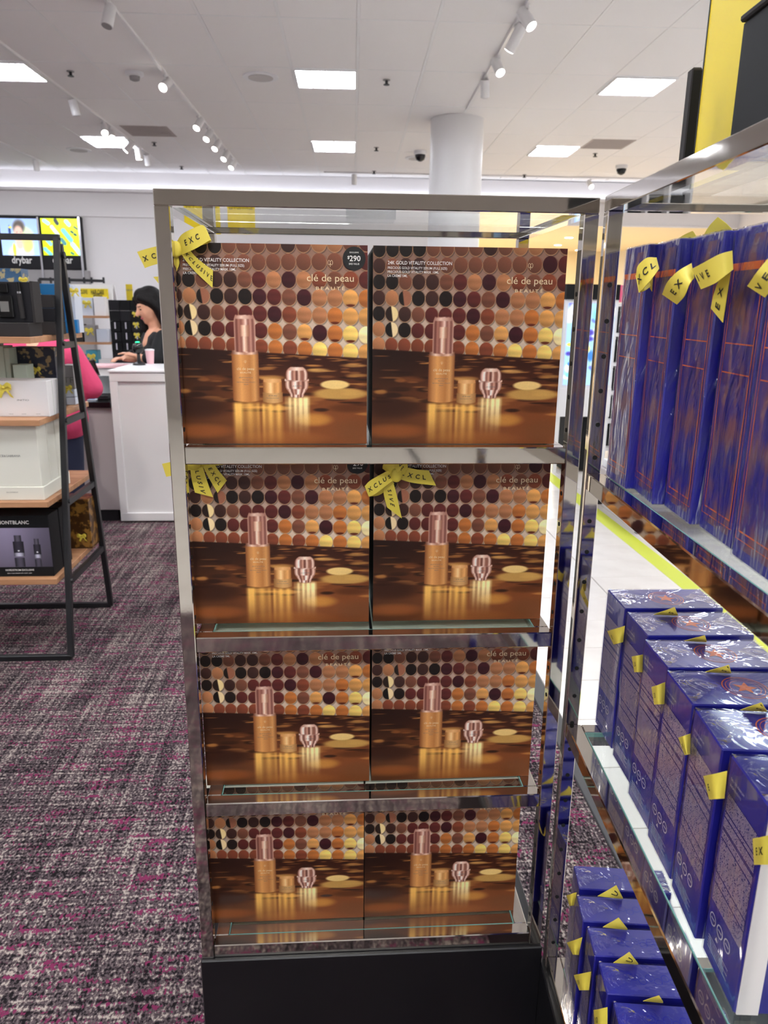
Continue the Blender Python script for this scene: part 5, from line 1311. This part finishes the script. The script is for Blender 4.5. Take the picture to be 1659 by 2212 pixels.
# ================================================================ BEHIND THE GOLD RACK (seen in the glass top)
t = thing('promotion_table', 'white table with yellow fragrance signs behind the gold box rack', 'table', (.1, 2.9, 0))
MB().box(-.50, .95, 2.65, 3.2, .92, .96).build('table_top', 'white_paint', t, world=True)
for a in (-.48, .89):
    for b in (2.67, 3.14): MB().box(a, a+.04, b, b+.04, 0, .92).build('leg', 'white_paint', t, world=True)
for k, (ua, ub) in enumerate(((398, 476), (492, 551))):
    y = 2.75+k*.12; xa, xb = px_x(ua, 480, y), px_x(ub, 480, y)
    s = thing('yellow_sign', 'yellow fragrance sign on the table behind the gold rack, %s one' % ('larger', 'smaller')[k], 'sign', ((xa+xb)/2, y, .9605))
    MB().box(xa, xb, y, y+.006, .97, (1.435, 1.37)[k]).build('panel', 'sign_yellow', s, world=True); MB().box(xa-.002, xb+.002, y-.03, y+.04, .9605, .969).build('foot', 'acrylic', s, world=True)
    tt = MB(); put_text(tt, 'FRAGRANCE', ((xa+xb)/2, y-.001, 1.25), EX, EZ, .026, 'c', width=(xb-xa)*.86, bold=.02); put_text(tt, 'SALE', ((xa+xb)/2, y-.001, 1.20), EX, EZ, .026, 'c', bold=.02); tt.build('lettering', 'print_black', s, world=True)
s = thing('acrylic_box', 'clear acrylic display box on the table behind the gold rack', 'display box', (.42, 2.85, .9605))
for a, b, c, d in ((-.12, .12, -.1, -.097), (-.12, .12, .097, .1), (-.12, -.117, -.097, .097), (.117, .12, -.097, .097)): MB().box(a, b, c, d, 0, .36).build('pane', 'acrylic', s)

# ================================================================ BACKGROUND RIGHT
def video_art():
    n = 80; r3 = np.random.default_rng(11); U, V = np.meshgrid(np.linspace(0, 1, n), np.linspace(0, 1, int(n*1.5))); img = np.zeros(U.shape+(3,)); img[:] = np.array((150, 190, 244))
    for k in range(46):
        x, y_ = r3.random(2); a, b = r3.uniform(.04, .16, 2)*np.array([1., .6]); c = [(60, 120, 220), (240, 240, 250), (230, 220, 60), (70, 60, 160), (120, 200, 220), (200, 210, 250)][r3.integers(6)]; m = np.clip(1.4-((U-x)/a)**2-((V-y_)/b)**2, 0, 1)[..., None]; img = img*(1-m)+np.array(c)*m
    return img
y = 5.6; xa, xb = px_x(1222, 750, y), px_x(1322, 750, y)
t = thing('video_screen', 'bright colourful video screen on a white plinth by the tile aisle', 'screen', ((xa+xb)/2, y+.1, 0))
zs1, zs0 = px_z(1270, 655, y), px_z(1270, 832, y)
MB().box(xa-.03, xb+.03, y+.012, y+.10, zs0-.03, zs1+.03).build('bezel', 'white_plastic', t, world=True); MB().box(xa-.03, xb+.03, y, y+.10, zs1+.03, zs1+.16).build('header', 'card_black', t, world=True)
MB().box(xa-.03, xb+.03, y+.0, y+.35, px_z(1270, 900, y), zs0-.03).build('plinth', 'white_paint', t, world=True); 
for a in (xa-.03, xb): MB().box(a, a+.03, y+.02, y+.05, 0, px_z(1270, 900, y)).build('leg', 'white_paint', t, world=True)
MB().box(xa+.06, xb-.06, y+.03, y+.33, .02, px_z(1270, 900, y)-.01).build('cabinet', 'card_black', t, world=True)
me = grid_mesh('picture', video_art(), xb-xa, zs1-zs0, 'art_video'); o = link('picture', me, None, t); o.location = Vector((xa, y+.008, zs0))-Vector(((xa+xb)/2, y+.1, 0))
# white cubby gondola with a pink sign
y = 5.9; xa = px_x(1326, 700, y); 
t = thing('cubby_unit', 'white makeup unit with dark cubbies and a pink top sign', 'display unit', (xa+.3, y+.2, 0))
zt2 = px_z(1340, 655, y)
MB().box(xa, xa+.61, y+.25, y+.3, .15, zt2).build('back_panel', 'white_paint', t, world=True)
for k in range(6): MB().box(xa, xa+.61, y, y+.25, .15+k*(zt2-.18)/5, .18+k*(zt2-.18)/5).build('shelf', 'white_paint', t, world=True)
for k in range(4): MB().box(xa+k*.1975, xa+k*.1975+.02, y+.002, y+.25, .18, zt2).build('divider', 'white_paint', t, world=True)
for r in range(5):
    for c in range(3):
        MB().box(xa+c*.1975+.03, xa+c*.1975+.19, y+.10, y+.24, .181+r*(zt2-.18)/5, .18+r*(zt2-.18)/5+.20).build('tray', 'charcoal_dark' if (r+c) % 3 else 'card_black', t, world=True)
for a in (xa, xa+.58): MB().box(a, a+.03, y+.02, y+.28, 0, .15).build('leg', 'white_paint', t, world=True)
MB().box(xa-.02, px_x(1420, 630, y), y-.01, y+.01, px_z(1340, 653, y), px_z(1340, 616, y)).build('pink_sign', 'pink_sign', t, world=True)
# low grey bench beside the yellow line
pa, pb = at(1300, 1095, 'z', 0), at(1368, 1150, 'z', 0)
t = thing('low_display_bench', 'low grey display bench on dark legs beside the yellow floor line', 'bench', (2.6, 3.9, 0))
MB().box(2.27, 3.1, 3.62, 4.5, .16, .30).build('deck', 'counter_grey', t, world=True, bevel=.004)
for x in (2.275, 3.05):
    for y in (3.64, 4.44): MB().box(x, x+.04, y, y+.04, 0, .16).build('leg', 'black_metal', t, world=True)
MB().box(2.30, 3.07, 3.66, 4.46, .301, .36).build('tray', 'white_plastic', t, world=True, bevel=.004)
